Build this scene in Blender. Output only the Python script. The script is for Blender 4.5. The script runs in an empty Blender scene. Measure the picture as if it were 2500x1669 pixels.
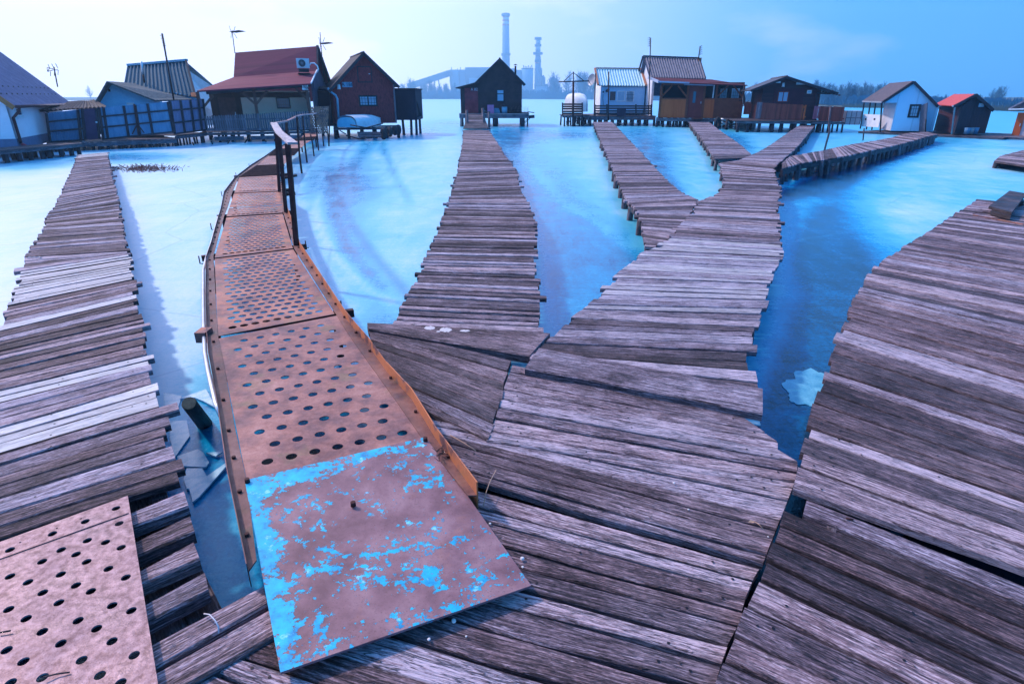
import bpy, math, random
from mathutils import Vector, Matrix, noise
from mathutils.geometry import delaunay_2d_cdt
random.seed(7)
R = math.radians
C = bpy.data.collections.new("scene"); bpy.context.scene.collection.children.link(C)
SC = bpy.context.scene

# ------------------------------------------------------------------ camera
FPX, HCAM = 1450.0, 2.0
PITCH = math.atan((834.5 - 237.0) / FPX)
cam = bpy.data.objects.new("camera", bpy.data.cameras.new("camera")); C.objects.link(cam)
cam.data.sensor_width = 36.0; cam.data.lens = 36.0 * FPX / 2500.0
cam.data.clip_start = 0.05; cam.data.clip_end = 6000
cam.location = (0, 0, HCAM); cam.rotation_euler = (math.pi / 2 - PITCH, 0, 0)
SC.camera = cam
# ------------------------------------------------------------------ sky, sun, exposure
HAZE_D = .0008
SUN_AZ, SUN_EL = R(-62), R(46)          # azimuth from +Y towards +X (sun stands left, ahead)
w = bpy.data.worlds.new("World"); SC.world = w; w.use_nodes = True
nt = w.node_tree; nt.nodes.clear()
def N(t, **k):
    n = nt.nodes.new(t)
    for a, b in k.items(): setattr(n, a, b)
    return n
out = N('ShaderNodeOutputWorld'); bg = N('ShaderNodeBackground')
sky = N('ShaderNodeTexSky'); sky.sky_type = 'NISHITA'; sky.sun_disc = False
sky.sun_elevation = SUN_EL; sky.sun_rotation = SUN_AZ
sky.air_density = 1.0; sky.dust_density = 0.6; sky.ozone_density = 3.0
tc = N('ShaderNodeTexCoord')
# azure grade of the clear sky
tint = N('ShaderNodeMix', data_type='RGBA', blend_type='MULTIPLY'); tint.inputs[0].default_value = 1
tint.inputs[7].default_value = (0.42, 0.98, 1.25, 1)
nt.links.new(sky.outputs[0], tint.inputs[6])
# thin veil of high cloud, thick towards the sun
dot = N('ShaderNodeVectorMath', operation='DOT_PRODUCT')
nrm = N('ShaderNodeVectorMath', operation='NORMALIZE')
nt.links.new(tc.outputs['Generated'], nrm.inputs[0]); nt.links.new(nrm.outputs[0], dot.inputs[0])
gd = Vector((math.sin(R(-52)), math.cos(R(-52)), 0.12)).normalized(); dot.inputs[1].default_value = gd
mr = N('ShaderNodeMapRange'); mr.interpolation_type = 'SMOOTHSTEP'
mr.inputs[1].default_value = 0.16; mr.inputs[2].default_value = 1.0
nt.links.new(dot.outputs['Value'], mr.inputs[0])
mp = N('ShaderNodeMapping'); mp.inputs[3].default_value = (1.6, 1.6, 4.5)
nt.links.new(nrm.outputs[0], mp.inputs[0])
nz = N('ShaderNodeTexNoise'); nz.inputs['Scale'].default_value = 1.9; nz.inputs['Detail'].default_value = 7; nz.inputs['Roughness'].default_value = .55
nt.links.new(mp.outputs[0], nz.inputs[0])
cl = N('ShaderNodeMapRange'); cl.inputs[1].default_value = .53; cl.inputs[2].default_value = .70; cl.inputs[3].default_value = 0; cl.inputs[4].default_value = .30
nt.links.new(nz.outputs['Fac'], cl.inputs[0])
azure = N('ShaderNodeMix', data_type='RGBA'); azure.inputs[0].default_value = .85; azure.inputs[7].default_value = (0.0, 3.1, 8.6, 1)
nt.links.new(tint.outputs[2], azure.inputs[6])
ad = N('ShaderNodeMath', operation='ADD'); ad.use_clamp = True
nt.links.new(mr.outputs[0], ad.inputs[0]); nt.links.new(cl.outputs[0], ad.inputs[1])
veil = N('ShaderNodeMix', data_type='RGBA')
veil.inputs[7].default_value = (12.8, 10.6, 12.4, 1)
nt.links.new(ad.outputs[0], veil.inputs[0]); nt.links.new(azure.outputs[2], veil.inputs[6])
nt.links.new(veil.outputs[2], bg.inputs[0]); bg.inputs[1].default_value = 0.108
nt.links.new(bg.outputs[0], out.inputs[0])
sun = bpy.data.objects.new("sun", bpy.data.lights.new("sun", 'SUN')); C.objects.link(sun)
sun.data.energy = 2.8; sun.data.angle = R(4); sun.data.color = (1.0, 0.80, 0.74)
sd = Vector((math.sin(SUN_AZ) * math.cos(SUN_EL), math.cos(SUN_AZ) * math.cos(SUN_EL), math.sin(SUN_EL)))
sun.rotation_euler = sd.to_track_quat('Z', 'Y').to_euler()
SC.view_settings.view_transform = 'Standard'; SC.view_settings.look = 'None'
SC.view_settings.exposure = 0.55; SC.view_settings.gamma = 1.0
SC.cycles.volume_bounces = 2; SC.cycles.max_bounces = 6; SC.cycles.transparent_max_bounces = 8

# ------------------------------------------------------------------ pixel helpers (photo px -> world points)
CP, SP = math.cos(PITCH), math.sin(PITCH)
def ray(px, py):
    x = (px - 1250) / FPX; y = -(py - 834.5) / FPX
    return Vector((x, y * SP + CP, y * CP - SP))
EYE = Vector((0, 0, HCAM))
def G(px, py, z=0.0):
    d = ray(px, py); t = (z - HCAM) / d.z
    return EYE + d * t
def V(px, py, Y):
    d = ray(px, py); return EYE + d * (Y / d.y)
def proj(p):
    q = p - EYE; zc = q.y * CP - q.z * SP; yc = q.y * SP + q.z * CP
    return 1250 + FPX * q.x / zc, 834.5 - FPX * yc / zc
def crop(ox, oy, s):
    return lambda x, y: (ox + x / s, oy + y / s)
c1 = crop(0, 0, 3.267); c2 = crop(440, 40, 3.67); c3 = crop(960, 0, 4.356); c4 = crop(1340, 60, 4.517)
c5 = crop(1780, 140, 3.2625); c6 = crop(0, 340, 2.8); e1 = crop(400, 260, 2.614); e2 = crop(0, 1000, 2.344)
e3 = crop(500, 1000, 2.343); e4 = crop(850, 700, 2.613); e5 = crop(1400, 260, 2.613); e6 = crop(1800, 440, 2.063); e7 = crop(1600, 1100, 2.61)
h4 = crop(0, 100, 5.2267); h5 = crop(800, 270, 9.035)

# ------------------------------------------------------------------ mesh builder
class MB:
    def __init__(s): s.v = []; s.f = []; s.uv = []; s.tone = []; s.sm = []
    def face(s, idx, uv=None, tone=(.5, .5, .5), smooth=False):
        s.f.append(tuple(idx)); s.uv.append(uv); s.tone.append(tone); s.sm.append(smooth)
    def add(s, pts):
        n = len(s.v); s.v += [Vector(p) for p in pts]; return n
    def box(s, o, ax, ay, az, tone=(.5, .5, .5)):
        o, ax, ay, az = map(Vector, (o, ax, ay, az))
        if ax.cross(ay).dot(az) < 0: ax, ay = ay, ax
        n = s.add([o, o+ax, o+ax+ay, o+ay, o+az, o+ax+az, o+ax+ay+az, o+ay+az])
        lx, ly, lz = ax.length, ay.length, az.length; r = random.random() * 50
        long = max(lx, ly, lz)
        def uvf(a, b):
            return [(r, r), (r+a, r), (r+a, r+b), (r, r+b)] if a >= b else [(r, r), (r, r+a), (r+b, r+a), (r+b, r)]
        s.face((n, n+3, n+2, n+1), uvf(ly, lx), tone); s.face((n+4, n+5, n+6, n+7), uvf(lx, ly), tone)
        s.face((n, n+1, n+5, n+4), uvf(lx, lz), tone); s.face((n+1, n+2, n+6, n+5), uvf(ly, lz), tone)
        s.face((n+2, n+3, n+7, n+6), uvf(lx, lz), tone); s.face((n+3, n, n+4, n+7), uvf(ly, lz), tone)
    def bar(s, a, b, w, h, up=(0, 0, 1), tone=(.5, .5, .5)):
        a, b = Vector(a), Vector(b); d = b - a
        side = d.cross(Vector(up))
        if side.length < 1e-5: side = d.cross(Vector((1, 0, 0)))
        side.normalize(); u = side.cross(d).normalized()
        s.box(a - side*w/2 - u*h/2, d, side*w, u*h, tone)
    def tube(s, pts, r, n=8, cap=True, tone=(.5, .5, .5)):
        pts = [Vector(p) for p in pts]; rs = r if isinstance(r, (list, tuple)) else [r]*len(pts)
        rings = []; L = 0
        prev = None; rnd = random.random()*30
        for i, p in enumerate(pts):
            d = (pts[min(i+1, len(pts)-1)] - pts[max(i-1, 0)]).normalized()
            ref = prev if prev is not None else (Vector((0, 0, 1)) if abs(d.z) < .9 else Vector((1, 0, 0)))
            sx = d.cross(ref)
            if sx.length < 1e-4: sx = d.cross(Vector((0, 1, 0)))
            sx.normalize(); sy = sx.cross(d).normalized(); prev = sy
            if i: L += (p - pts[i-1]).length
            rings.append((s.add([p + (sx*math.cos(t*2*math.pi/n) + sy*math.sin(t*2*math.pi/n))*rs[i] for t in range(n)]), L))
        for (a, la), (b, lb) in zip(rings, rings[1:]):
            for t in range(n):
                u = (t+1) % n
                s.face((a+t, b+t, b+u, a+u), [(la+rnd, t*.03), (lb+rnd, t*.03), (lb+rnd, t*.03+.03), (la+rnd, t*.03+.03)], tone, True)
        if cap:
            s.face([rings[0][0]+t for t in range(n)], None, tone); s.face([rings[-1][0]+n-1-t for t in range(n)], None, tone)
    def poly_prism(s, pts, ext, tone=(.5, .5, .5)):
        pts = [Vector(p) for p in pts]; ext = Vector(ext); k = len(pts)
        nrm = Vector((0, 0, 0))
        for i in range(k): nrm += pts[i].cross(pts[(i+1) % k])
        if nrm.dot(ext) > 0: pts = pts[::-1]
        n = s.add(pts + [p+ext for p in pts])
        s.face(range(n, n+k), None, tone); s.face([n+k+k-1-i for i in range(k)], None, tone)
        for i in range(k):
            j = (i+1) % k; s.face((n+j, n+i, n+k+i, n+k+j), None, tone)
    def build(s, name, mat, parent=None, base=None, smooth=False):
        me = bpy.data.meshes.new(name)
        if base is None:
            base = parent_base.get(parent.name, Vector((0, 0, 0))) if parent else Vector((0, 0, 0))
        me.from_pydata([v - base for v in s.v], [], s.f)
        uvl = me.uv_layers.new(name="UVMap"); uvs = []; tn = []
        for f, uv, t in zip(s.f, s.uv, s.tone):
            for k in range(len(f)):
                if uv: uvs += uv[k]
                else:
                    p = s.v[f[k]]; uvs += (p.x*.7+p.y*.5, p.z)
                tn += (t[0], t[1], t[2], 1.0)
        uvl.data.foreach_set("uv", uvs)
        ca = me.color_attributes.new("tone", 'FLOAT_COLOR', 'CORNER'); ca.data.foreach_set("color", tn)
        me.polygons.foreach_set("use_smooth", [bool(x or smooth) for x in s.sm])
        me.materials.append(mat)
        o = bpy.data.objects.new(name, me); C.objects.link(o)
        if parent: o.parent = parent; parent_base[o.name] = base
        else: o.location = base
        return o
parent_base = {}
def tag(o, label=None, cat=None, group=None, kind=None):
    if label: o['label'] = label
    if cat: o['category'] = cat
    if group: o['group'] = group
    if kind: o['kind'] = kind
    return o
def thing(name, label, cat, base, group=None):
    o = bpy.data.objects.new(name, None); C.objects.link(o); o.empty_display_size = .3
    o.location = base; parent_base[o.name] = Vector(base); return tag(o, label, cat, group)
def single(mb, name, mat, label, cat, group=None, base=None, kind=None):
    b = base or (sum(mb.v, Vector()) / len(mb.v))
    b = Vector((b[0], b[1], min(v.z for v in mb.v)))
    return tag(mb.build(name, mat, base=b), label, cat, group, kind)

# ------------------------------------------------------------------ materials
class M:
    def __init__(s, name, rough=.6, spec=.5, metal=0.0):
        s.m = bpy.data.materials.new(name); s.m.use_nodes = True; s.t = s.m.node_tree
        s.b = s.t.nodes['Principled BSDF']; s.o = s.t.nodes['Material Output']
        s.set('Roughness', rough); s.set('Metallic', metal); s.set('Specular IOR Level', spec)
    def set(s, k, v):
        if hasattr(v, 'is_output') or isinstance(v, bpy.types.NodeSocket): s.t.links.new(v, s.b.inputs[k])
        else: s.b.inputs[k].default_value = v
    def n(s, t, ins=None, **k):
        nd = s.t.nodes.new(t)
        for a, b in k.items(): setattr(nd, a, b)
        for a, b in (ins or {}).items():
            if isinstance(b, bpy.types.NodeSocket): s.t.links.new(b, nd.inputs[a])
            else: nd.inputs[a].default_value = b
        return nd
    def coord(s, kind='Object', scale=(1, 1, 1)):
        t = s.n('ShaderNodeTexCoord'); return s.n('ShaderNodeMapping', {0: t.outputs[kind], 3: scale}).outputs[0]
    def noise(s, vec, scale=5, detail=4, rough=.5, dist=0):
        return s.n('ShaderNodeTexNoise', {'Vector': vec, 'Scale': scale, 'Detail': detail, 'Roughness': rough, 'Distortion': dist}).outputs[0]
    def ramp(s, fac, stops, interp='LINEAR'):
        r = s.n('ShaderNodeValToRGB', {0: fac}); e = r.color_ramp; e.interpolation = interp
        while len(e.elements) < len(stops): e.elements.new(.5)
        for el, (p, c) in zip(e.elements, stops):
            el.position = p; el.color = (c[0], c[1], c[2], 1) if hasattr(c, '__len__') else (c, c, c, 1)
        return r.outputs[0]
    def mix(s, f, a, b, mode='MIX'):
        nd = s.n('ShaderNodeMix', {0: f, 6: a if not isinstance(a, tuple) else (*a, 1), 7: b if not isinstance(b, tuple) else (*b, 1)}, data_type='RGBA', blend_type=mode)
        return nd.outputs[2]
    def math(s, op, a, b=0.0, clamp=False):
        nd = s.n('ShaderNodeMath', {0: a, 1: b}, operation=op); nd.use_clamp = clamp; return nd.outputs[0]
    def mrange(s, v, a, b, c=0., d=1., smooth=False):
        nd = s.n('ShaderNodeMapRange', {0: v, 1: a, 2: b, 3: c, 4: d})
        if smooth: nd.interpolation_type = 'SMOOTHSTEP'
        return nd.outputs[0]
    def attr(s, name, out='Color'):
        return s.n('ShaderNodeAttribute', attribute_name=name).outputs[out]
    def sep(s, c):
        nd = s.n('ShaderNodeSeparateColor', {0: c}); return nd.outputs
    def bump(s, h, strength=.3, dist=.01):
        s.set('Normal', s.n('ShaderNodeBump', {'Height': h, 'Strength': strength, 'Distance': dist}).outputs[0])

def wood_mat(name, ramp, rough=.75, fine=1.0, bump=.8, silver=(.50, .44, .46), silveramt=.34):
    m = M(name, rough, .35)
    uv = m.coord('UV')
    tone = m.sep(m.attr('tone'))
    def st(sx, sy, sc, det=5, ro=.6, dist=0):
        return m.noise(m.n('ShaderNodeMapping', {0: uv, 3: (sx, sy, 1)}).outputs[0], sc, det, ro, dist)
    broad = st(.9, 7, 1.0, 4, .6)
    grain = st(5.5*fine, 75*fine, 1.0, 6, .7, .35)
    fineg = st(20*fine, 210*fine, 1.0, 3, .65, .2)
    blotch = m.noise(m.coord('Object'), 2.3, 5, .65)
    wv = m.n('ShaderNodeTexWave', {'Vector': m.n('ShaderNodeMapping', {0: uv, 3: (.55, 26*fine, 1)}).outputs[0], 'Scale': .8, 'Distortion': 5.5, 'Detail': 3.0, 'Detail Scale': 1.2, 'Detail Roughness': .6}, wave_type='BANDS', bands_direction='Y').outputs['Fac']
    v = m.math('ADD', m.math('MULTIPLY', grain, .62), m.math('MULTIPLY', fineg, .46))
    v = m.math('ADD', v, m.math('MULTIPLY', wv, .05))
    v = m.math('ADD', v, m.math('MULTIPLY', broad, .26))
    v = m.math('ADD', v, m.math('MULTIPLY', blotch, .34))
    spk = m.noise(m.n('ShaderNodeMapping', {0: uv, 3: (60, 140, 1)}).outputs[0], 1.0, 3, .6)
    v = m.math('ADD', v, m.math('MULTIPLY', spk, .26))
    v = m.math('ADD', v, m.mrange(tone[0], 0, 1, -.16, .16))
    col = m.ramp(m.mrange(v, .735, 1.13), ramp)
    # cracks: thin dark lines along the grain
    cr = m.noise(m.n('ShaderNodeMapping', {0: uv, 3: (1.8, 34, 1)}).outputs[0], 1.0, 4, .6, .7)
    crack = m.mrange(m.math('ABSOLUTE', m.math('SUBTRACT', cr, .5)), 0, .018, 1, 0)
    crm = m.mrange(m.noise(m.n('ShaderNodeMapping', {0: uv, 3: (1.3, 5, 1)}).outputs[0], 1.0, 2), .42, .52)
    cr2 = m.noise(m.n('ShaderNodeMapping', {0: uv, 3: (4.5, 85, 1)}).outputs[0], 1.0, 4, .6, .5)
    crack2 = m.math('MULTIPLY', m.mrange(m.math('ABSOLUTE', m.math('SUBTRACT', cr2, .5)), 0, .026, 1, 0), .8)
    crack = m.math('MAXIMUM', m.math('MULTIPLY', crack, crm), crack2)
    # knots
    vo = m.n('ShaderNodeTexVoronoi', {'Vector': m.n('ShaderNodeMapping', {0: uv, 3: (1.1, 3.6, 1)}).outputs[0], 'Scale': 1.0}).outputs['Distance']
    knot = m.mrange(vo, .02, .10, 1, 0, True)
    col = m.mix(m.math('MULTIPLY', knot, .55), col, (.035, .022, .024))
    # silvered, frosted patches
    sv = m.mrange(m.noise(m.coord('Object'), 1.1, 6, .7), .46, .72, 0, silveramt)
    sv = m.math('MULTIPLY', sv, m.mrange(grain, .3, .62))
    col = m.mix(sv, col, silver)
    warm = m.mix(tone[1], (1.10, .96, .98), (.96, .98, 1.12))
    col = m.mix(1.0, col, warm, 'MULTIPLY')
    col = m.mix(m.math('MULTIPLY', crack, .85), col, (.012, .009, .011))
    pale = m.mix(m.mrange(grain, .3, .7, 0, .35), (.80, .76, .78), (.55, .5, .52))
    col = m.mix(m.mrange(tone[2], .75, 1.0), col, pale)
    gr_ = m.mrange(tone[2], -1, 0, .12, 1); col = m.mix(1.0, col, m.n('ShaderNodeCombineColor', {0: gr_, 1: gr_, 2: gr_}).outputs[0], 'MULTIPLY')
    m.set('Base Color', col)
    h = m.math('SUBTRACT', m.math('ADD', m.math('MULTIPLY', grain, .6), m.math('MULTIPLY', fineg, .35)), m.math('MULTIPLY', crack, .8))
    h = m.math('SUBTRACT', h, m.math('MULTIPLY', knot, .3))
    m.bump(h, bump, .02)
    m.set('Roughness', m.mrange(grain, .3, .7, rough-.18, rough+.15))
    return m.m
WR = [(0, (.010, .006, .009)), (.24, (.040, .026, .032)), (.48, (.130, .088, .098)), (.72, (.275, .200, .220)), (1, (.56, .47, .50))]
WOOD = wood_mat('weathered_wood', WR)
WOOD_DARK = wood_mat('wet_dark_wood', [(0, (.008, .006, .008)), (.5, (.035, .027, .032)), (1, (.14, .11, .12))], .6, silveramt=.12)
WOOD_FAR = wood_mat('grey_pile_wood', [(0, (.012, .01, .014)), (.5, (.06, .05, .06)), (1, (.26, .22, .24))], .7, .4, silveramt=.2)
def plain(name, c1_, c2_, rough=.6, scale=4, metal=0., bump=.15, spec=.22, stretch=(1, 1, 1)):
    m = M(name, rough, spec, metal); co = m.coord('Object', stretch)
    a = m.noise(co, scale, 6, .6); b = m.noise(co, scale*9, 3, .6)
    f = m.math('ADD', m.math('MULTIPLY', a, .7), m.math('MULTIPLY', b, .3))
    col = m.ramp(m.mrange(f, .34, .66), [(0, c1_), (1, c2_)])
    tn = m.sep(m.attr('tone'))[0]
    col = m.mix(1.0, col, m.n('ShaderNodeCombineColor', {0: m.mrange(tn, 0, 1, .7, 1.3), 1: m.mrange(tn, 0, 1, .7, 1.3), 2: m.mrange(tn, 0, 1, .7, 1.3)}).outputs[0], 'MULTIPLY')
    m.set('Base Color', col); m.bump(f, bump, .02); return m.m
def boards_mat(name, ca, cb, n=8, axis=0, rough=.6, dark=.35, bump=.5):
    """painted boarding: board joints every 1/n metre along the facade (UV)"""
    m = M(name, rough, .35); uv = m.coord('UV')
    sx = m.n('ShaderNodeSeparateXYZ', {0: uv}).outputs[axis]
    t = m.math('MULTIPLY', sx, float(n)); fr = m.math('FRACT', t); ce = m.math('FLOOR', t)
    j = m.mrange(m.math('ABSOLUTE', m.math('SUBTRACT', fr, .5)), .44, .5)
    rn = m.n('ShaderNodeTexWhiteNoise', {1: ce}, noise_dimensions='1D').outputs[0]
    st = (2, 2, 1) if axis == 1 else (8, 8, 1)
    g = m.noise(m.n('ShaderNodeMapping', {0: uv, 3: (30, 2, 1) if axis == 0 else (2, 30, 1)}).outputs[0], 1.5, 5, .6)
    f = m.math('ADD', m.math('MULTIPLY', rn, .4), m.math('MULTIPLY', g, .6))
    col = m.ramp(m.mrange(f, .2, .8), [(0, ca), (1, cb)])
    col = m.mix(m.math('MULTIPLY', j, 1-dark), col, tuple(x*.15 for x in ca))
    m.set('Base Color', col)
    m.bump(m.math('SUBTRACT', m.math('MULTIPLY', g, .2), j), bump, .02); return m.m
BLACKISH = plain('tarred_timber', (.010, .012, .018), (.045, .04, .055), .7, 2.5)
DARKMET = plain('dark_metal', (.012, .012, .018), (.04, .035, .04), .45, 8, .6)
RUSTDARK = plain('rusty_post_metal', (.022, .008, .010), (.085, .03, .028), .65, 14, .2)
WHITEP = plain('white_paint', (.55, .58, .64), (.80, .82, .86), .6, 3, spec=.3)
GREYP = plain('grey_metal_sheet', (.20, .23, .28), (.36, .38, .42), .45, 3, .3)
GALV = plain('galvanised_pipe', (.40, .46, .52), (.62, .68, .74), .35, 10, .6, .05)
STONE = plain('pale_stone', (.5, .46, .46), (.8, .76, .76), .8, 30)
GLASS = M('window_glass', .06, .8); GLASS.set('Base Color', (.03, .07, .13, 1)); GLASS = GLASS.m
CURT = plain('net_curtain', (.20, .34, .50), (.42, .56, .70), .9, 14, stretch=(4, 4, .3))
RUBBER = plain('tyre_rubber', (.012, .012, .016), (.04, .04, .05), .8, 20)

def rust_mat():
    m = M('rusty_sheet_metal', .55, .4, .25); co = m.coord('Object')
    tone = m.sep(m.attr('tone'))
    a = m.noise(co, 2.2, 7, .62); b = m.noise(co, 34, 5, .65); c = m.noise(co, 9, 6, .6); sp = m.noise(co, 190, 2, .5)
    f = m.math('ADD', m.math('MULTIPLY', a, .5), m.math('ADD', m.math('MULTIPLY', b, .25), m.math('MULTIPLY', c, .25)))
    col = m.ramp(m.mrange(f, .36, .64), [(0, (.07, .028, .034)), (.35, (.16, .075, .08)), (.65, (.27, .135, .13)), (1, (.40, .24, .23))])
    org = m.math('MULTIPLY', m.mrange(m.math('ADD', m.math('MULTIPLY', a, .5), m.math('MULTIPLY', c, .5)), .42, .56), tone[1])
    col = m.mix(org, col, (.50, .17, .07))
    col = m.mix(m.mrange(tone[2], .5, 1, 0, .75), col, m.mix(m.mrange(b, .35, .65), (.12, .075, .095), (.42, .30, .35)))
    moss = m.math('MULTIPLY', m.math('MULTIPLY', m.mrange(m.noise(co, 3.1, 6, .7), .56, .66), .45), m.mrange(tone[2], .4, .9, 1, 0))
    col = m.mix(moss, col, (.15, .14, .07))
    col = m.mix(m.mrange(sp, .60, .70, 0, .5), col, (.07, .03, .03))
    dk = m.mrange(tone[0], 0, .5, .35, 1); col = m.mix(1.0, col, m.n('ShaderNodeCombineColor', {0: dk, 1: dk, 2: dk}).outputs[0], 'MULTIPLY')
    m.set('Base Color', col); m.set('Roughness', m.mrange(c, .3, .7, .38, .7))
    m.bump(m.math('ADD', m.math('MULTIPLY', sp, .5), b), .35, .004); return m.m
RUST = rust_mat()
def paint_mat():
    m = M('flaking_blue_paint', .5, .45, 0.1); co = m.coord('Object')
    pa = m.attr('paint', 'Fac')
    n1 = m.noise(co, 13, 10, .68, .4); n2 = m.noise(co, 46, 8, .7)
    v = m.math('ADD', pa, m.math('ADD', m.math('MULTIPLY', m.math('SUBTRACT', n1, .5), 1.9), m.math('MULTIPLY', m.math('SUBTRACT', n2, .5), 1.5)))
    mask = m.mrange(v, .495, .515)
    edge = m.math('SUBTRACT', m.mrange(v, .47, .495), mask, True)
    rb = m.ramp(m.mrange(m.noise(co, 6, 7, .65), .35, .65), [(0, (.13, .060, .075)), (.5, (.21, .105, .125)), (1, (.29, .165, .185))])
    rb = m.mix(m.mrange(m.noise(co, 150, 3), .60, .7, 0, .6), rb, (.09, .04, .04))
    rb = m.mix(m.mrange(m.noise(co, 4.5, 6, .7), .6, .75, 0, .4), rb, (.36, .14, .07))
    blue = m.ramp(m.noise(co, 16, 6, .7), [(.3, (.0, .16, .36)), (.48, (.0, .36, .56)), (.7, (.0, .50, .66))])
    pal = m.mrange(m.noise(co, 13, 8, .7), .60, .66, 0, .85)
    blue = m.mix(pal, blue, (.25, .62, .78))
    col = m.mix(mask, rb, blue); col = m.mix(m.math('MULTIPLY', edge, .7), col, (.05, .02, .02))
    fleck = m.math('MULTIPLY', m.mrange(n2, .68, .70), m.mrange(n1, .5, .6))
    col = m.mix(m.math('MULTIPLY', fleck, .8), col, (.10, .45, .70))
    m.set('Base Color', col); m.set('Roughness', m.mix(mask, (.52, .52, .52), (.38, .38, .38)))
    m.bump(m.math('ADD', mask, m.math('MULTIPLY', n2, .3)), .5, .0025); return m.m
PAINT = paint_mat()

# ------------------------------------------------------------------ ice
def frost_shade(px, py):
    """lake ice tone, clear melt-water to frosted ice, plus painted shade under decks and gangway"""
    v = .63
    def blob(cx, cy, rx, ry, a, rot=0):
        nonlocal v
        c, s = math.cos(R(rot)), math.sin(R(rot)); x, y = px-cx, py-cy
        u = ((x*c+y*s)/rx)**2 + ((-x*s+y*c)/ry)**2
        v += a*math.exp(-u)
    v += .33*max(0, min(1, (900-px)/900))
    blob(1580, 560, 90, 260, -.0)
    blob(1480, 730, 120, 130, -.75); blob(1380, 640, 60, 150, -.25)
    blob(1330, 480, 70, 110, -.35, -20); blob(1430, 560, 60, 60, -.30)
    blob(1990, 1000, 120, 330, -1.1, 14); blob(2010, 600, 90, 120, -.40, 10); blob(2090, 740, 60, 60, -.2)
    blob(2400, 400, 300, 60, .15); blob(2200, 520, 150, 60, .25)
    blob(540, 1250, 90, 260, -1.5); blob(430, 1080, 60, 60, -.25); blob(420, 990, 50, 40, .0)
    blob(1580, 380, 60, 90, -.35, -28); blob(1640, 480, 30, 60, -.45, -30)
    blob(1240, 430, 50, 90, -.35, -20); blob(1270, 330, 70, 30, -.35)
    blob(850, 560, 50, 160, -.22, -16); blob(860, 450, 70, 50, -.3, 0); blob(940, 790, 60, 60, -.25)
    blob(780, 450, 45, 60, -.22, 30); blob(1000, 320, 120, 14, -.30)
    blob(2010, 450, 150, 22, -.55, -16); blob(2150, 385, 160, 18, -.45, -14)
    blob(100, 400, 160, 16, -.5, -5); blob(330, 385, 120, 14, -.45); blob(290, 480, 16, 90, -.15, -6)
    blob(1800, 345, 50, 18, -.3, 30); blob(620, 350, 200, 8, -.25)
    blob(1400, 330, 120, 12, -.28); blob(1100, 300, 60, 8, -.2)
    for pts, wd, am in (([(905, 345), (845, 430), (815, 520), (845, 600), (930, 700)], 16, -.22), ([(790, 430), (770, 520), (800, 600), (880, 690), (960, 740)], 10, .16), ([(930, 350), (965, 430), (1000, 490)], 9, -.18), ([(1310, 420), (1380, 500), (1480, 560)], 14, .2), ([(2060, 460), (1990, 560), (1960, 640)], 30, -.12), ([(1960, 650), (2030, 670), (2110, 690)], 12, -.22)):
        d = 1e9
        for (ax, ay), (bx, by) in zip(pts, pts[1:]):
            L = (bx-ax)**2+(by-ay)**2; t = max(0, min(1, ((px-ax)*(bx-ax)+(py-ay)*(by-ay))/L)); d = min(d, math.hypot(px-ax-t*(bx-ax), py-ay-t*(by-ay)))
        v += am*math.exp(-(d/wd)**2)
    v -= .12*max(0, min(1, (px-1500)/600))
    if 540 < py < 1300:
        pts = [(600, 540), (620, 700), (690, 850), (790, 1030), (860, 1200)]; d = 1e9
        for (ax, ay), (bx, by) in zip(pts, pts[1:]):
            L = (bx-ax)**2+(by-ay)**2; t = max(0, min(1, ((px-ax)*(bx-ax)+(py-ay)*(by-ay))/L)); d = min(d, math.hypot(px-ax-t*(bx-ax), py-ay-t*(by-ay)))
        v -= .55*max(0, min(1, (95+(py-540)*.22-d)/40))*min(1, (py-540)/60)  # shade under the gangway painted into the ice, so its holes look dark
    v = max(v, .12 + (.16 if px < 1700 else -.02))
    if py > 850: v -= 1.0*max(0, min(1, (py-1050)/200))  # shade under the near decks painted in, so plank gaps go near black
    if py > 1000:
        cx = 510+(py-1200)*.12; v = max(v, .36 - max(0, abs(px-cx)-95)/60)
        v = max(v, (.20 if px < 1970 else -1) - max(0, py-1130)/60 - max(0, 1740-px)/60)
    return v
me = bpy.data.meshes.new('lake_ice'); vs, fs, fa, wt = [], [], [], []
ys = []; y = -6.0
while y < 1.0: ys.append(y); y += .5
while y < 700: ys.append(y); y *= 1.015
NX = 420
for j, y in enumerate(ys):
    half = max(8.0, abs(y)*1.35 + 6)
    if y > 300: half = 860
    for i in range(NX+1):
        t = i/NX*2-1; x = half*t
        if y <= 300: x = half*t if abs(t) < .9 else half*t
        vs.append((x, y, 0))
        if y > .6:
            q = proj(Vector((x, y, 0))); fa.append(frost_shade(*q))
        else: fa.append(.3)
for j in range(len(ys)-1):
    for i in range(NX):
        a = j*(NX+1)+i; fs.append((a, a+1, a+NX+2, a+NX+1))
me.from_pydata(vs, [], fs)
at = me.attributes.new('frost_shade', 'FLOAT', 'POINT'); at.data.foreach_set('value', fa)
m = M('lake_ice', .3, .5)
co = m.coord('Object'); fr = m.attr('frost_shade', 'Fac')
n1 = m.noise(co, .5, 6, .62); n2 = m.noise(m.coord('Object', (1, .35, 1)), 3.2, 6, .65, .4); n3 = m.noise(co, 22, 5, .65)
v = m.math('ADD', fr, m.math('MULTIPLY', m.math('SUBTRACT', n1, .5), .34))
v = m.math('ADD', v, m.math('MULTIPLY', m.math('SUBTRACT', n2, .5), .34))
v = m.math('ADD', v, m.math('MULTIPLY', m.math('SUBTRACT', n3, .5), .34))
v = m.math('ADD', v, m.math('MULTIPLY', m.math('SUBTRACT', m.noise(co, 70, 6, .7), .5), .26))
stk = m.noise(m.coord('Object', (.35, 3.5, 1)), 2.2, 7, .7)
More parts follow.
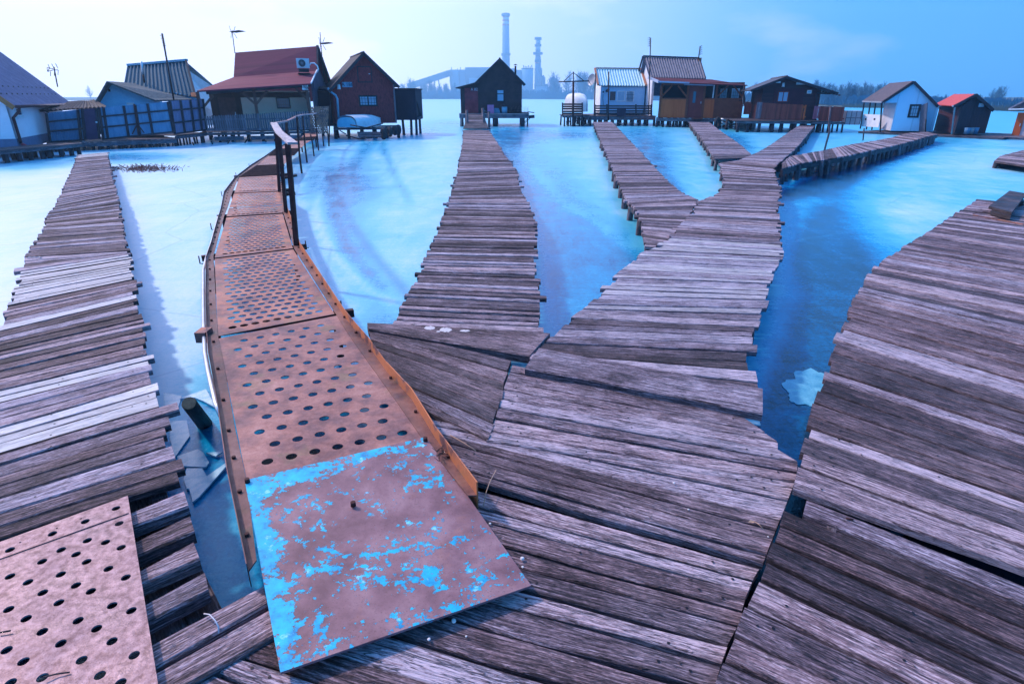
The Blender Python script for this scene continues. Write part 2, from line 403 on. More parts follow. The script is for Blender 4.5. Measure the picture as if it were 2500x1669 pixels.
v = m.math('ADD', v, m.math('MULTIPLY', m.math('SUBTRACT', stk, .5), .22))
dirtn = m.mrange(m.noise(co, 7, 7, .75), .66, .74, 0, .35)
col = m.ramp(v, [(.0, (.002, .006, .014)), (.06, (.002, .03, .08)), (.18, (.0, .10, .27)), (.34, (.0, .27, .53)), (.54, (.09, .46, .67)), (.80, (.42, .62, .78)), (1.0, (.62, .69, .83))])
# pressure cracks
vo = m.n('ShaderNodeTexVoronoi', {'Vector': m.n('ShaderNodeMix', {0: .12, 4: co, 5: m.n('ShaderNodeTexNoise', {'Vector': co, 'Scale': 1.6}).outputs[1]}, data_type='VECTOR').outputs[1], 'Scale': .33}, feature='DISTANCE_TO_EDGE').outputs[0]
crk = m.math('MULTIPLY', m.mrange(vo, 0, .007, 1, 0), .28)
col = m.mix(crk, col, (.03, .22, .42)); col = m.mix(dirtn, col, (.04, .20, .36))
m.set('Base Color', col)
m.set('Roughness', m.mrange(v, .0, .7, .10, .42)); m.set('Specular IOR Level', .35); m.set('Specular Tint', (.38, .80, 1, 1))
m.bump(m.math('ADD', n3, m.math('MULTIPLY', n2, 1.5)), .10, .03)
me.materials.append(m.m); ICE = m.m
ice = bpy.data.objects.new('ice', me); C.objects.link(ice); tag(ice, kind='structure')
ice['label'] = 'frozen lake surface with pale frosted and clear blue ice'
# ------------------------------------------------------------------ plank decks
def lerp(a, b, t): return a + (b-a)*t
def plank(mb, a0, b0, b1, a1, th, tone, K=6, wob=.004, ch=.006, bow=.0):
    """a=left end, b=right end, 0/1 = the two long sides; z at the corners is the top surface"""
    L = (b0-a0).length; ro = random.random()*60; rv = random.random()*60
    rows = []; w = (a1-a0).length
    s0 = random.random()*9; tw = random.uniform(-1, 1)*bow
    for k in range(K+1):
        t = k/K; p0 = lerp(a0, b0, t); p1 = lerp(a1, b1, t); d = (p1-p0); dl = max(d.length, 1e-4); d = d/dl
        p0 = p0 + d*wob*(noise.noise(Vector((s0+t*L*2.2, 0, 1)))*2); p1 = p1 + d*wob*(noise.noise(Vector((s0+t*L*2.2, 5, 1)))*2)
        z = Vector((0, 0, bow*math.sin(t*3.1)+.5*wob*noise.noise(Vector((s0+t*4, 9, 2)))))
        c = min(ch, dl*.2)
        n = mb.add([p0+z+Vector((0, 0, -th)), p0+z+Vector((0, 0, -c)), p0+d*c+z+Vector((0, 0, tw*t)), p1-d*c+z+Vector((0, 0, -tw*t)), p1+z+Vector((0, 0, -c)), p1+z+Vector((0, 0, -th))])
        rows.append((n, ro+t*L, dl))
    vv = [-th, -c, 0, None, None, None]
    for (a, ua, wa), (b, ub, wb) in zip(rows, rows[1:]):
        va = [rv-th, rv, rv+.006, rv+wa-.006, rv+wa, rv+wa+th]; vb = [rv-th, rv, rv+.006, rv+wb-.006, rv+wb, rv+wb+th]
        for i in range(5):
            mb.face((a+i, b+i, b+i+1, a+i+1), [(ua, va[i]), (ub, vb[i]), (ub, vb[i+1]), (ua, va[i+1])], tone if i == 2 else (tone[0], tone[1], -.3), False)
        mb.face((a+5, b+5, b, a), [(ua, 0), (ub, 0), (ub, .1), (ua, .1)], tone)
    a = rows[0][0]; b = rows[-1][0]
    e = [(rv, rv), (rv, rv+th), (rv+.006, rv+th), (rv+.1, rv+th), (rv+.1, rv+th), (rv+.1, rv)]
    mb.face((a, a+1, a+2, a+3, a+4, a+5), e, tone); mb.face((b+5, b+4, b+3, b+2, b+1, b), e, tone)
def deck(rows, z, name, label, width=.12, gap=.006, endj=.025, th=.035, K=6, seed=1, pale=None, beams=True, posts=1.3, postmat=None, mat=None,
         post_r=.055, tilt=.004, group=None, tonef=None, cat='boardwalk', beam_in=.1, nails=False, jag=0.0, wvar=.25, post_side=(0, 1), beam_h=.12):
    rnd = random.Random(seed); random.seed(seed)
    Ls = [G(a, b, z) for a, b, c, d in rows]; Rs = [G(c, d, z) for a, b, c, d in rows]
    mid = [(a+b)/2 for a, b in zip(Ls, Rs)]
    cum = [0]
    for a, b, la, lb in zip(Ls, Ls[1:], Rs, Rs[1:]): cum.append(cum[-1] + (1e-3 if (a-b).length < 1e-4 else .5*((a-b).length+(la-lb).length)))
    def at(sv):
        for i in range(len(cum)-1):
            if sv <= cum[i+1] or i == len(cum)-2:
                t = (sv-cum[i])/(cum[i+1]-cum[i]); return lerp(Ls[i], Ls[i+1], t), lerp(Rs[i], Rs[i+1], t)
    width *= 1.14
    base = Vector((mid[0].x, mid[0].y, 0)) if len(mid) else Vector()
    root = thing(name, label, cat, base, group)
    mb, nb = MB(), MB(); pbs = []; s = 0
    while s < cum[-1]-.02:
        wdt = width*rnd.uniform(1-wvar, 1+wvar)
        e = min(s+wdt, cum[-1]); 
        a0, b0 = at(s); a1, b1 = at(e-gap*rnd.uniform(.3, 1.8))
        ax = (b0-a0).normalized()
        j0, j1 = rnd.uniform(-endj, endj), rnd.uniform(-endj, endj)
        if rnd.random() < jag: j1 += rnd.uniform(.03, .09)
        if rnd.random() < jag: j0 -= rnd.uniform(.03, .07)
        dz = Vector((0, 0, rnd.uniform(-tilt, tilt)*1.2)); t1 = Vector((0, 0, rnd.uniform(-tilt, tilt)))
        tn = [rnd.random(), rnd.random(), 0]
        mbb = mb
        q = proj((b0+b1)/2)
        if pale and pale(q[0], q[1], rnd): tn[2] = rnd.uniform(.90, 1); mbb = MB(); pbs.append(mbb)
        elif tonef: tn = tonef(q[0], q[1], tn, rnd)
        plank(mbb, a0+ax*j0+dz, b0+ax*j1+dz+t1, b1+ax*j1+dz+t1*.5, a1+ax*j0+dz, th, tuple(tn), K, wob=.005, bow=rnd.uniform(-1, 1)*tilt*.8)
        if nails:
            for uu in (.06, .12, .5, .88, .94):
                if rnd.random() < .55:
                    p = lerp(lerp(a0, b0, uu), lerp(a1, b1, uu), rnd.uniform(.25, .75)) + dz + Vector((rnd.uniform(-.02, .02), 0, .0015))
                    n = nb.add([p + Vector((math.cos(i*math.pi/4)*.0055, math.sin(i*math.pi/4)*.0055, 0.001)) for i in range(8)])
                    nb.face(range(n, n+8), None, (.5, .5, .5))
        s = e
    mb.build('deck', mat or WOOD, root)
    for pb in pbs: tag(pb.build('new_plank', mat or WOOD, root), 'pale newer replacement plank')
    if nb.v: tag(nb.build('nail_heads', DARKMET, root), kind='stuff')
    if beams:
        for side in (0, 1):
            bb = MB(); pts = []
            s = .02
            while s < cum[-1]:
                a, b = at(s); ax = (b-a).normalized(); pts.append((a+ax*beam_in if side == 0 else b-ax*beam_in) + Vector((0, 0, -th-.01-beam_h/2))); s += .9
            a, b = at(cum[-1]-.01); ax = (b-a).normalized(); pts.append((a+ax*beam_in if side == 0 else b-ax*beam_in) + Vector((0, 0, -th-.01-beam_h/2)))
            for p, q in zip(pts, pts[1:]): bb.bar(p, q, .06, beam_h)
            bb.build('stringer_beam', WOOD_DARK, root)
    if posts:
        s = .3
        while s < cum[-1]:
            a, b = at(s); ax = (b-a).normalized()
            for side in post_side:
                p = (a + ax*beam_in*1.2) if side == 0 else (b - ax*beam_in*1.2)
                pm = MB(); r = post_r*rnd.uniform(.8, 1.3); dx = Vector((rnd.uniform(-.05, .05), rnd.uniform(-.05, .05), 0))
                p = p + Vector((rnd.uniform(-.03, .03), rnd.uniform(-.1, .1), 0))
                pm.tube([Vector((p.x, p.y, -.35))+dx, Vector((p.x, p.y, .1))+dx*.5, Vector((p.x, p.y, z-th-.006))], [r*1.1, r, r*.92], 9)
                pm.build('post', postmat or WOOD_FAR, root)
            s += posts*rnd.uniform(.8, 1.2)
    return root
ZD = .40
paleB1 = lambda x, y, r: (y < 379) or (624 < y < 684) or (722 < y < 738 and r.random() < .8) or (862 < y < 882 and r.random() < .7) or (938 < y < 994)
B1 = [(190, 378, 262, 372), (177, 412, 268, 403), (154, 460, 277, 442), (134, 503, 286, 473), (112, 528, 292, 502), (106, 560, 297, 548), (80, 606, 304, 586), (61, 627, 313, 612), (54, 663, 316, 622),
      (20, 748, 328, 683), (0, 811, 332, 731), (-40, 880, 350, 792), (-95, 985, 366, 872), (-170, 1095, 383, 937), (-200, 1150, 388, 975), (-330, 1330, 422, 1098), (-430, 1455, 446, 1178)]
def b1w(x, y, tn, r): return tn
deck(B1, ZD, 'boardwalk', 'long grey plank boardwalk at far left with some pale new planks', .100, .011, .03, K=5, seed=3, pale=paleB1, nails=True, posts=1.25, jag=.05)
# slats sticking out beside the perforated plate
tpl = thing('boardwalk', 'short loose planks with wide gaps between the perforated plate and open water', 'boardwalk', G(430, 1400, 0))
mb = MB(); random.seed(5)
def qpl(mb, pts, z, tone, th=.05, K=6, bow=0):
    a0, b0, b1, a1 = [G(x, y, z) for x, y in pts]; plank(mb, a0, b0, b1, a1, th, tone, K, .006, .008, bow)
pl = [[(740-120, 590+52), (1050, 460), (1080, 552), (755-120, 660+50)], [(765-120, 750+60), (1085, 605), (1115, 700), (785-120, 830+55)], [(800-120, 910+70), (1105, 750), (1142, 850), (805-120, 985+60)],
      [(825-120, 1100+75), (1170, 925), (1195, 1035), (845-120, 1205+72)]]
for i, q in enumerate(pl):
    qpl(mb, [e2(x, y) for x, y in (q[3], q[2], q[1], q[0])], ZD-.01, (random.random()*.6+.2, random.random(), 0), .055)
mb.build('deck', WOOD, tpl)
mb = MB()
for q in ([(740, 1400), (1505, 1000), (1530, 1112), (780, 1530)], [(800, 1548), (1560, 1125), (1600, 1270), (840, 1700)]):
    qpl(mb, [e2(x, y) for x, y in (q[3], q[2], q[1], q[0])], ZD-.012, (.45, .3, 0), .07)
mb.build('edge_board', WOOD, tpl)
for a, b in (((370, 1225), (560, 1640)), ((300, 1250), (470, 1700))):
    bb = MB(); p, q = G(*a, ZD-.14), G(*b, ZD-.14); bb.bar(p, q, .11, .08); bb.build('stringer_beam', WOOD_DARK, tpl)
for a in ((395, 1260), (425, 1400), (465, 1540)):
    pm = MB(); p = G(*a, ZD-.2); pm.tube([(p.x, p.y, -.3), (p.x, p.y, ZD-.18)], [.07, .06], 10); pm.build('post', WOOD_DARK, tpl)

B3 = [(1131, 318, 1193, 318), (1130, 345, 1216, 352), (1126, 372, 1230, 376), (1115, 424, 1263, 418), (1104, 468, 1269, 462), (1088, 511, 1302, 516), (1075, 553, 1307, 557), (1048, 607, 1308, 612), (1030, 660, 1311, 668),
      (1006, 702, 1315, 716), (963, 772, 1319, 790), (950, 796, 1320, 812)]
deck(B3, ZD, 'boardwalk', 'straight plank boardwalk leading to the black hut in the middle', .105, .022, .03, K=5, seed=11, posts=1.4, jag=.06)
B5 = [(1757, 398, 1888, 412), (1762, 420, 1890, 428), (1769, 452, 1906, 458), (1746, 476, 1904, 482), (1703, 493, 1899, 502), (1690, 523, 1899, 532), (1660, 552, 1903, 570), (1637, 577, 1909, 592), (1614, 600, 1911, 620), (1564, 621, 1903, 634), (1547, 637, 1888, 655),
      (1505, 675, 1879, 690), (1480, 710, 1871, 724), (1438, 746, 1862, 756), (1402, 767, 1846, 790), (1360, 805, 1838, 824), (1338, 830, 1836, 852), (1316, 850, 1834, 880), (1295, 890, 1850, 962)]
def t5(x, y, tn, r):
    if 600 < y < 760: return [min(1, tn[0]*.5+.55), .8+tn[1]*.2, .0 if r.random() < .45 else r.uniform(.82, .9)]
    return tn
deck(B5, ZD, 'boardwalk', 'wide plank boardwalk right of centre that forks towards the orange and brown huts', .118, .010, .035, K=6, seed=21, posts=1.1, jag=.05, tonef=t5)
B6 = [(1448, 298, 1494, 298), (1465, 340, 1534, 340), (1486, 386, 1578, 386), (1501, 428, 1616, 428), (1519, 470, 1658, 467), (1536, 497, 1704, 488), (1558, 518, 1686, 522), (1566, 545, 1662, 552), (1570, 572, 1634, 582), (1574, 601, 1604, 603)]
deck(B6, ZD-.012, 'boardwalk', 'dark plank boardwalk branching off left towards the small white hut', .12, .007, .025, K=4, seed=31, posts=1.2, jag=.05)
B7 = [(1677, 293, 1724, 293), (1700, 320, 1762, 322), (1722, 350, 1806, 352), (1745, 388, 1843, 384)]
deck(B7, ZD-.004, 'boardwalk', 'plank boardwalk running up to the door of the orange hut', .13, .006, .02, K=3, seed=41, posts=1.2, post_side=(0, 1))
B8 = [(1955, 304, 1990, 306), (1922, 325, 1976, 323), (1888, 350, 1952, 351), (1849, 373, 1934, 371), (1800, 392, 1900, 398), (1757, 398, 1890, 411)]
deck(B8, ZD+.004, 'boardwalk', 'plank boardwalk leading to the brown hut with the log walls', .13, .006, .03, K=3, seed=51, posts=1.2)
# pier running off to the right (planks lie across it, long sides run front to back)
B9 = [(1909, 412, 1911, 396), (1955, 398, 1930, 381), (2013, 390, 2010, 367), (2074, 379, 2050, 358), (2139, 365, 2087, 351), (2194, 353, 2136, 344), (2234, 342, 2180, 335), (2264, 333, 2215, 325), (2290, 328, 2262, 322)]
deck(B9, ZD+.01, 'boardwalk', 'low plank pier on piles running right to the white panel hut', .13, .008, .04, K=2, seed=61, posts=.55, post_r=.06)
RP = [(2389, 486, 2700, 515), (2338, 517, 2700, 560), (2273, 561, 2700, 625), (2217, 595, 2700, 680), (2139, 651, 2700, 755), (2115, 677, 2700, 800), (2091, 716, 2700, 865), (2071, 774, 2700, 950), (2042, 828, 2700, 1030), (2023, 881, 2700, 1100), (2013, 929, 2700, 1155),
      (1994, 963, 2700, 1200), (1979, 1036, 2700, 1285), (1960, 1094, 2700, 1355), (1945, 1148, 2700, 1418), (1935, 1192, 2700, 1455)]
deck(RP, ZD+.05, 'boardwalk', 'broad raised plank platform curving away along the right edge', .115, .011, .022, K=7, seed=71, posts=1.1, post_side=(0,), nails=True, wvar=.3)
R2 = [(1970, 1219, 2700, 1512), (1961, 1252, 2700, 1560)]
deck(R2, ZD+.02, 'boardwalk', 'single smooth bluish plank below the raised right platform', .3, 0, .0, K=9, seed=72, posts=0, beams=False, tonef=lambda x, y, t, r: [.55, 1, 0])
R3 = [(1914, 1244, 2700, 1567), (1899, 1297, 2700, 1640), (1880, 1342, 2700, 1725), (1860, 1399, 2700, 1800), (1826, 1464, 2700, 1875), (1799, 1540, 2700, 1960), (1772, 1600, 2700, 2035), (1745, 1669, 2700, 2110), (1715, 1740, 2700, 2190)]
deck(R3, ZD+.01, 'boardwalk', 'nailed plank deck in the bottom right corner', .105, .012, .006, K=8, seed=73, posts=.9, nails=True, wvar=.15, post_side=(0,), tonef=lambda x, y, t, r: [t[0]*.6, t[1], 0])
def tmain(x, y, tn, r): return [min(1, tn[0]*.7+.15), tn[1]*.6, 0]
MAIN = [(1252, 890, 1819, 998), (1242, 915, 1819, 1030), (1242, 915, 1868, 1040), (1230, 945, 1868, 1070), (1230, 945, 1899, 1074), (1221, 985, 1899, 1108), (1221, 985, 1948, 1120), (1206, 1030, 1945, 1158), (1187, 1075, 1935, 1190)]
deck(MAIN, ZD-.012, 'boardwalk', 'weathered middle deck between the metal gangway and the open blue channel', .095, .009, .0, K=8, seed=81, posts=.8, nails=True, tonef=tmain, post_side=(1,), jag=.1)
M2 = [(1020, 1018, 1935, 1190), (1060, 1058, 1899, 1280), (1110, 1120, 1880, 1330), (1150, 1172, 1862, 1376)]
deck(M2, ZD-.018, 'boardwalk', 'long planks of the middle deck just above the dark gap beside the gangway end', .098, .009, .0, K=9, seed=82, posts=0, beams=False, nails=True, tonef=tmain)
M3 = [(1158, 1192, 1856, 1384), (1100, 1232, 1832, 1424), (1050, 1270, 1815, 1475), (960, 1310, 1801, 1530), (880, 1350, 1768, 1590), (800, 1400, 1747, 1660), (720, 1450, 1722, 1740), (640, 1520, 1690, 1830), (600, 1590, 1650, 1930), (545, 1625, 1600, 2060), (465, 1672, 1500, 2200), (370, 1740, 1400, 2350)]
deck(M3, ZD-.03, 'boardwalk', 'rough grained foreground deck beneath the blue painted plate', .092, .010, .006, K=10, seed=83, posts=0, beams=False, nails=True, tonef=tmain, wvar=.3)
LB = [(899, 796, 1252, 879), (907, 828, 1230, 932), (935, 880, 1222, 985), (965, 930, 1206, 1035), (985, 975, 1187, 1072)]
deck(LB, ZD-.008, 'boardwalk', 'fan of old cracked boards wedged between gangway and middle deck', .13, .010, .012, K=6, seed=84, posts=.6, tonef=lambda x, y, t, r: [t[0]*.45, t[1], 0], post_side=(0,))
# single heavy boards
def board(pts, z, label, tone, th=.05, name='plank'):
    mb = MB(); qpl(mb, pts, z, tone, th, 8); return single(mb, name, WOOD, label, 'plank')
board([(1282, 897), (1862, 1008), (1862, 947), (1316, 849)], ZD+.03, 'wide loose board lying across the start of the right boardwalk', (.45, .8, 0))
board([(900, 802), (1292, 868), (1343, 812), (896, 786)], ZD+.012, 'thick board with white salt stains where the middle boardwalk begins', (.30, .2, 0), .06)
# ------------------------------------------------------------------ metal gangway
def sheet(corners, z, holes, name, mat, parent, tone=(.5, .5, .5), th=.004, n=12):
    """corners: world points TL,TR,BR,BL ; holes: list of (world point, radius)"""
    cs = [Vector((p.x, p.y)) for p in corners]
    def inside(x, y, m_):
        s = 0
        for i in range(4):
            a, b = cs[i], cs[(i+1) % 4]; cr = (b.x-a.x)*(y-a.y)-(b.y-a.y)*(x-a.x); cr /= (b-a).length
            if i == 0: sg = 1 if cr > 0 else -1
            if cr*sg < m_: return False
        return True
    verts = list(cs); faces = [[0, 1, 2, 3]]; hl = []
    for p, r in holes:
        if inside(p.x, p.y, r+.008):
            k = len(verts); verts += [Vector((p.x+math.cos(i*2*math.pi/n)*r, p.y+math.sin(i*2*math.pi/n)*r)) for i in range(n)]
            faces.append(list(range(k, k+n))); hl.append(k)
    # plane z fit: top surface follows the corners
    def zz(x, y):
        ws = [1/max(.02, (Vector((x, y))-c).length)**2 for c in cs]; return sum(a*p.z for a, p in zip(ws, corners))/sum(ws)
    v2, e2_, f2, ov, oe, of = delaunay_2d_cdt(verts, [], faces, 1, 1e-6)
    z0 = corners[0].z
    mb = MB(); n0 = mb.add([Vector((q.x, q.y, z0)) for q in v2])
    for f, o in zip(f2, of):
        if any(h > 0 for h in o): continue
        a, b, c = [v2[i] for i in f[:3]]
        if (b-a).cross(c-a) < 0: f = f[::-1]
        mb.face([n0+i for i in f], None, tone)
    for k in hl:
        m0 = mb.add([Vector((verts[k+i].x, verts[k+i].y, z0)) for i in range(n)] + [Vector((verts[k+i].x, verts[k+i].y, z0-th)) for i in range(n)])
        for i in range(n):
            j = (i+1) % n; mb.face((m0+i, m0+j, m0+n+j, m0+n+i), None, (tone[0]*.6, tone[1], tone[2]))
    c0 = mb.add([Vector((q.x, q.y, z0)) for q in cs] + [Vector((q.x, q.y, z0-th)) for q in cs])
    for i in range(4):
        j = (i+1) % 4; mb.face((c0+i, c0+j, c0+4+j, c0+4+i), None, tone)
    return mb.build(name, mat, parent)
def grid_holes(c, nr, nc, r, mx=.08, my=.05, skip=0):
    out_ = []
    for i in range(nr):
        t = my + (1-2*my)*(i+.5)/nr
        for j in range(nc + (i % 2)):
            s = mx + (1-2*mx)*((j + (0 if i % 2 else .5))/nc)
            a = lerp(c[0], c[1], s); b = lerp(c[3], c[2], s); out_.append((lerp(a, b, t), r))
    return out_
ZW = .46
def cn(*p, z=ZW): return [G(x, y, z) for x, y in p]
gw = thing('gangway', 'rusty perforated metal gangway curving up to the red roofed hut', 'gangway', G(700, 1000, 0))
# sheets from near to far: TL,TR,BR,BL
SH = [((534, 826), (822, 770), (1085, 1120), (612, 1222), 13, 6, .026, (.5, .15, 0)),
      ((524, 632), (716, 609), (817, 766), (532, 820), 20, 8, .029, (.55, .35, .1)),
      ((553, 531), (690, 522), (715, 606), (524, 629), 20, 9, .028, (.5, .5, 0.1)),
      ((559, 508), (691, 501), (690, 519), (553, 528), 4, 9, .03, (.45, .35, 0)),
      ((571, 473), (682, 468), (690, 499), (560, 506), 9, 9, .032, (.55, .6, 0)),
      ((584, 433), (678, 428), (682, 466), (572, 471), 10, 9, .033, (.6, .4, .2)),
      ((628, 403), (692, 400), (716, 379), (656, 381), 6, 8, .036, (.6, .3, .6)),
      ((692, 353), (744, 352), (760, 345), (712, 345), 4, 6, .045, (.6, .3, .6))]
for i, (a, b, c, d, nr, nc, r, tn) in enumerate(SH):
    if i >= 6: a, b, c, d = a, b, c, d
    cr = cn(a, b, c, d)
    if i == 6: cr = cn((655, 381), (716, 379), (694, 401), (627, 404))
    if i == 7: cr = cn((712, 344.5), (760, 343), (742, 353), (690, 354))
    sheet(cr, ZW, grid_holes(cr, nr, nc, r, .12, .03), 'perforated_sheet', RUST, gw, tn, n=12 if i < 3 else 8)
def grating(a, b, c, d):
    mb = MB(); cr = cn(a, b, c, d); n = 16
    for k in range(n+1):
        t = k/n; mb.bar(lerp(cr[0], cr[3], t), lerp(cr[1], cr[2], t), .022, .03)
    for s in (0, .33, .66, 1): mb.bar(lerp(cr[0], cr[1], s)-Vector((0, 0, .02)), lerp(cr[3], cr[2], s)-Vector((0, 0, .02)), .012, .02)
    tag(mb.build('grating', RUSTDARK, gw), 'dark bar grating section')
grating((627, 405), (694, 402), (678, 427), (584, 432))
grating((674, 364), (732, 363), (717, 378), (656, 380))
grating((734, 336), (771, 334), (764, 342), (713, 344))
mb = MB()
cr = cn((674, 363.5), (690, 354), (742, 353), (733, 362.5)); mb.box(cr[0], cr[3]-cr[0], cr[1]-cr[0], (0, 0, -.004), (.7, .2, 0)); mb.build('plain_sheet', RUST, gw)
mb = MB(); cr = cn((736, 335), (744, 326), (778, 325), (772, 333)); mb.box(cr[0], cr[3]-cr[0], cr[1]-cr[0], (0, 0, -.004), (.8, .5, 0)); mb.build('plain_sheet', RUST, gw)
# side channels
def channel(outer, inner, name, lip, tone, liptone):
    mb = MB()
    for i in range(len(outer)-1):
        a, b = G(*outer[i], ZW+lip), G(*outer[i+1], ZW+lip); a.z = b.z = ZW+.004; c, d = G(*inner[i+1], ZW+.004), G(*inner[i], ZW+.004)
        n = mb.add([a, b, c, d] + [p-Vector((0, 0, .006)) for p in (a, b, c, d)])
        for f in ((0, 1, 2, 3), (7, 6, 5, 4), (0, 4, 5, 1), (3, 2, 6, 7)): mb.face([n+k for k in f], None, tone)
        L = (a-d).normalized()*.006; up = Vector((0, 0, lip))
        mb.box(a+L*0-Vector((0, 0, .07)), b-a, L, up+Vector((0, 0, .07)), liptone)
        e = .0
    mb.face((0, 3, 7, 4), None, tone)
    o = mb.build(name, RUST, gw)
    rnd = random.Random(4)
    for i in range(len(outer)-1):
        a, b = G(*outer[i], ZW), G(*outer[i+1], ZW); c, d = G(*inner[i+1], ZW), G(*inner[i], ZW)
        k = max(1, int((a-b).length/.3))
        for q in range(k):
            t = (q+.5)/k; p = (lerp(a, b, t)+lerp(d, c, t))/2
            bb = MB(); bb.tube([p+Vector((0, 0, .003)), p+Vector((0, 0, .016))], .009, 6); bb.build('bolt_head', RUSTDARK, o)
Lo = [(603, 1376), (555, 1145), (534, 1000), (509, 860), (504, 795), (502, 720), (503, 627), (515, 593), (531, 535), (540, 505), (547, 468), (574, 432), (613, 402), (645, 382), (672, 363), (712, 343), (735, 330)]
Li = [(626, 1366), (602, 1171), (575, 1050), (545, 880), (532, 818), (527, 735), (521, 625), (532, 582), (547, 528), (556, 505), (567, 470), (583, 432), (626, 403), (655, 381), (675, 363), (713, 343.5), (737, 331)]
channel(Lo, Li, 'side_channel', .035, (.15, .05, 0), (.3, .1, 0))
Ro = [(1163, 1178), (1060, 1040), (1003, 949), (942, 884), (900, 826), (868, 790), (836, 750), (731, 592), (718, 548), (703, 512), (696, 474), (693, 440)]
Ri = [(1142, 1208), (1030, 1068), (972, 985), (905, 892), (868, 840), (842, 802), (820, 766), (718, 606), (704, 558), (692, 520), (683, 474), (679, 440)]
channel(Ro, Ri, 'side_channel', .066, (.22, .25, 0), (.9, 2.4, 0))
# bars under the walkway, legs into the ice
for (xa, ya), (xb, yb) in (((508, 812), (826, 768)), ((500, 630), (722, 605)), ((536, 530), (700, 520)), ((560, 470), (690, 465)), ((575, 432), (690, 427))):
    bb = MB(); a, b = G(xa, ya, ZW-.06), G(xb, yb, ZW-.06); d = (b-a).normalized(); bb.bar(a-d*.03, b+d*.12, .05, .06); bb.build('cross_bar', RUSTDARK, gw)
    for p in (a+d*.05, b-d*.02):
        pm = MB(); pm.tube([(p.x, p.y, -.3), (p.x, p.y, ZW-.09)], .03, 8); pm.build('leg', RUSTDARK, gw)
for x, y in ((735, 345), (770, 335), (700, 372), (660, 400)):
    pm = MB(); p = G(x, y, ZW-.05); pm.tube([(p.x, p.y, -.3), (p.x, p.y, ZW-.03)], .03, 8); pm.build('leg', RUSTDARK, gw)
# left conduit with its bracket, hooks
mb = MB(); mb.tube([G(*p, ZW-z_) for p, z_ in (((540, 1015), .05), ((527, 985), .02), ((508, 905), .0), ((500, 860), 0), ((497, 790), 0), ((496, 720), 0), ((496, 660), 0), ((503, 632), 0), ((518, 585), 0), ((532, 530), 0))], .014, 10)
tag(mb.build('conduit', GALV, gw), 'pale blue grey pipe clipped along the left side')
mb = MB(); p = G(497, 811, ZW+.02); mb.box(p-Vector((.04, .05, .06)), (.075, 0, 0), (0, .11, 0), (0, 0, .075), (.8, .6, .5)); mb.build('pipe_bracket', RUST, gw)
hooks = [e1(370, 565), e1(303, 775), e1(229, 990), e1(907, 890), e1(1133, 1285), e1(545, 382), e1(461, 440)]
for h in hooks:
    mb = MB(); p = G(*h, ZW-.02); mb.tube([p+Vector((.03, 0, -.02)), p+Vector((0, 0, -.02)), p+Vector((0, 0, .06))], .006, 6); mb.build('hook', RUSTDARK, gw)
# railing: own thing bolted to the gangway
rl = thing('railing', 'dark rusty handrail with bent pale plank on top of the gangway', 'railing', G(720, 600, 0))
def gpost(foot, top, wd, dn=0.0, name='rail_post'):
    f = G(*foot, ZW); t = V(*top, f.y)
    d = (t-f); f0 = Vector((f.x, f.y, dn)); mb = MB()
    mb.bar(Vector((f.x, f.y, dn))-Vector((d.x*.0, 0, 0)), f, wd, wd*.8, (0, 1, 0)); mb.bar(f, t, wd, wd*.8, (0, 1, 0)); mb.build(name, RUSTDARK, rl); return t
tp3 = gpost(e1(847, 888), e1(790, 240), .050, ZW-.05)
tp2 = gpost(e1(780, 676), e1(735, 172), .045, ZW-.05)
tp1 = gpost(e1(738, 545), e1(714, 118), .045, ZW-.05)
tops = []
for ft, tp, wd in (((960, 1225), (952, 950), .07), ((1070, 1255), (1045, 900), .045), ((1120, 1180), (1098, 893), .045), ((1185, 1135), (1168, 1060), .04), ((1228, 1095), (1207, 878), .045), ((1275, 1065), (1256, 858), .045), ((1320, 1040), (1306, 835), .045)):
    tops.append(gpost(c2(*ft), c2(*tp), wd, -.2 if ft[0] > 1000 else ZW-.05))
mb = MB()
rp = [tp1 + Vector((-.02, 0, .02)), tops[0]+Vector((0, 0, .03)), tops[1]+Vector((0, 0, .01)), tops[2]+Vector((0, 0, .03)), tops[4]+Vector((0, 0, .02)), tops[5]+Vector((0, 0, .02)), tops[6]+Vector((0, 0, .02))]
rp.append(rp[-1] + (rp[-1]-rp[-2])*.8)
for a, b in zip(rp, rp[1:]): mb.bar(a, b, .06, .035, tone=(.8, 0, 0))
tag(mb.build('handrail', WOOD, rl), 'thin grey handrail on the far posts')
mb = MB(); a = tp1+Vector((-.03, 0, .03)); b = tp2+Vector((.02, -.05, .02)); c = V(*e1(822, 236), tp3.y-.05)+Vector((0, 0, .0))
for p, q in ((a, b), (b, c)): mb.bar(p, q, .10, .022, tone=(.8, .1, .9))
tag(mb.build('rail_board', WOOD, rl), 'pale crooked board nailed on the nearest posts')
lb_ = MB(); lb_.bar(G(*e1(770, 455), ZW-.1), G(*e1(845, 440), ZW-.1), .05, .05); lb_.bar(G(*e1(775, 560), ZW-.1), G(*e1(838, 555), ZW-.1), .05, .06); lb_.build('outrigger', RUSTDARK, rl)
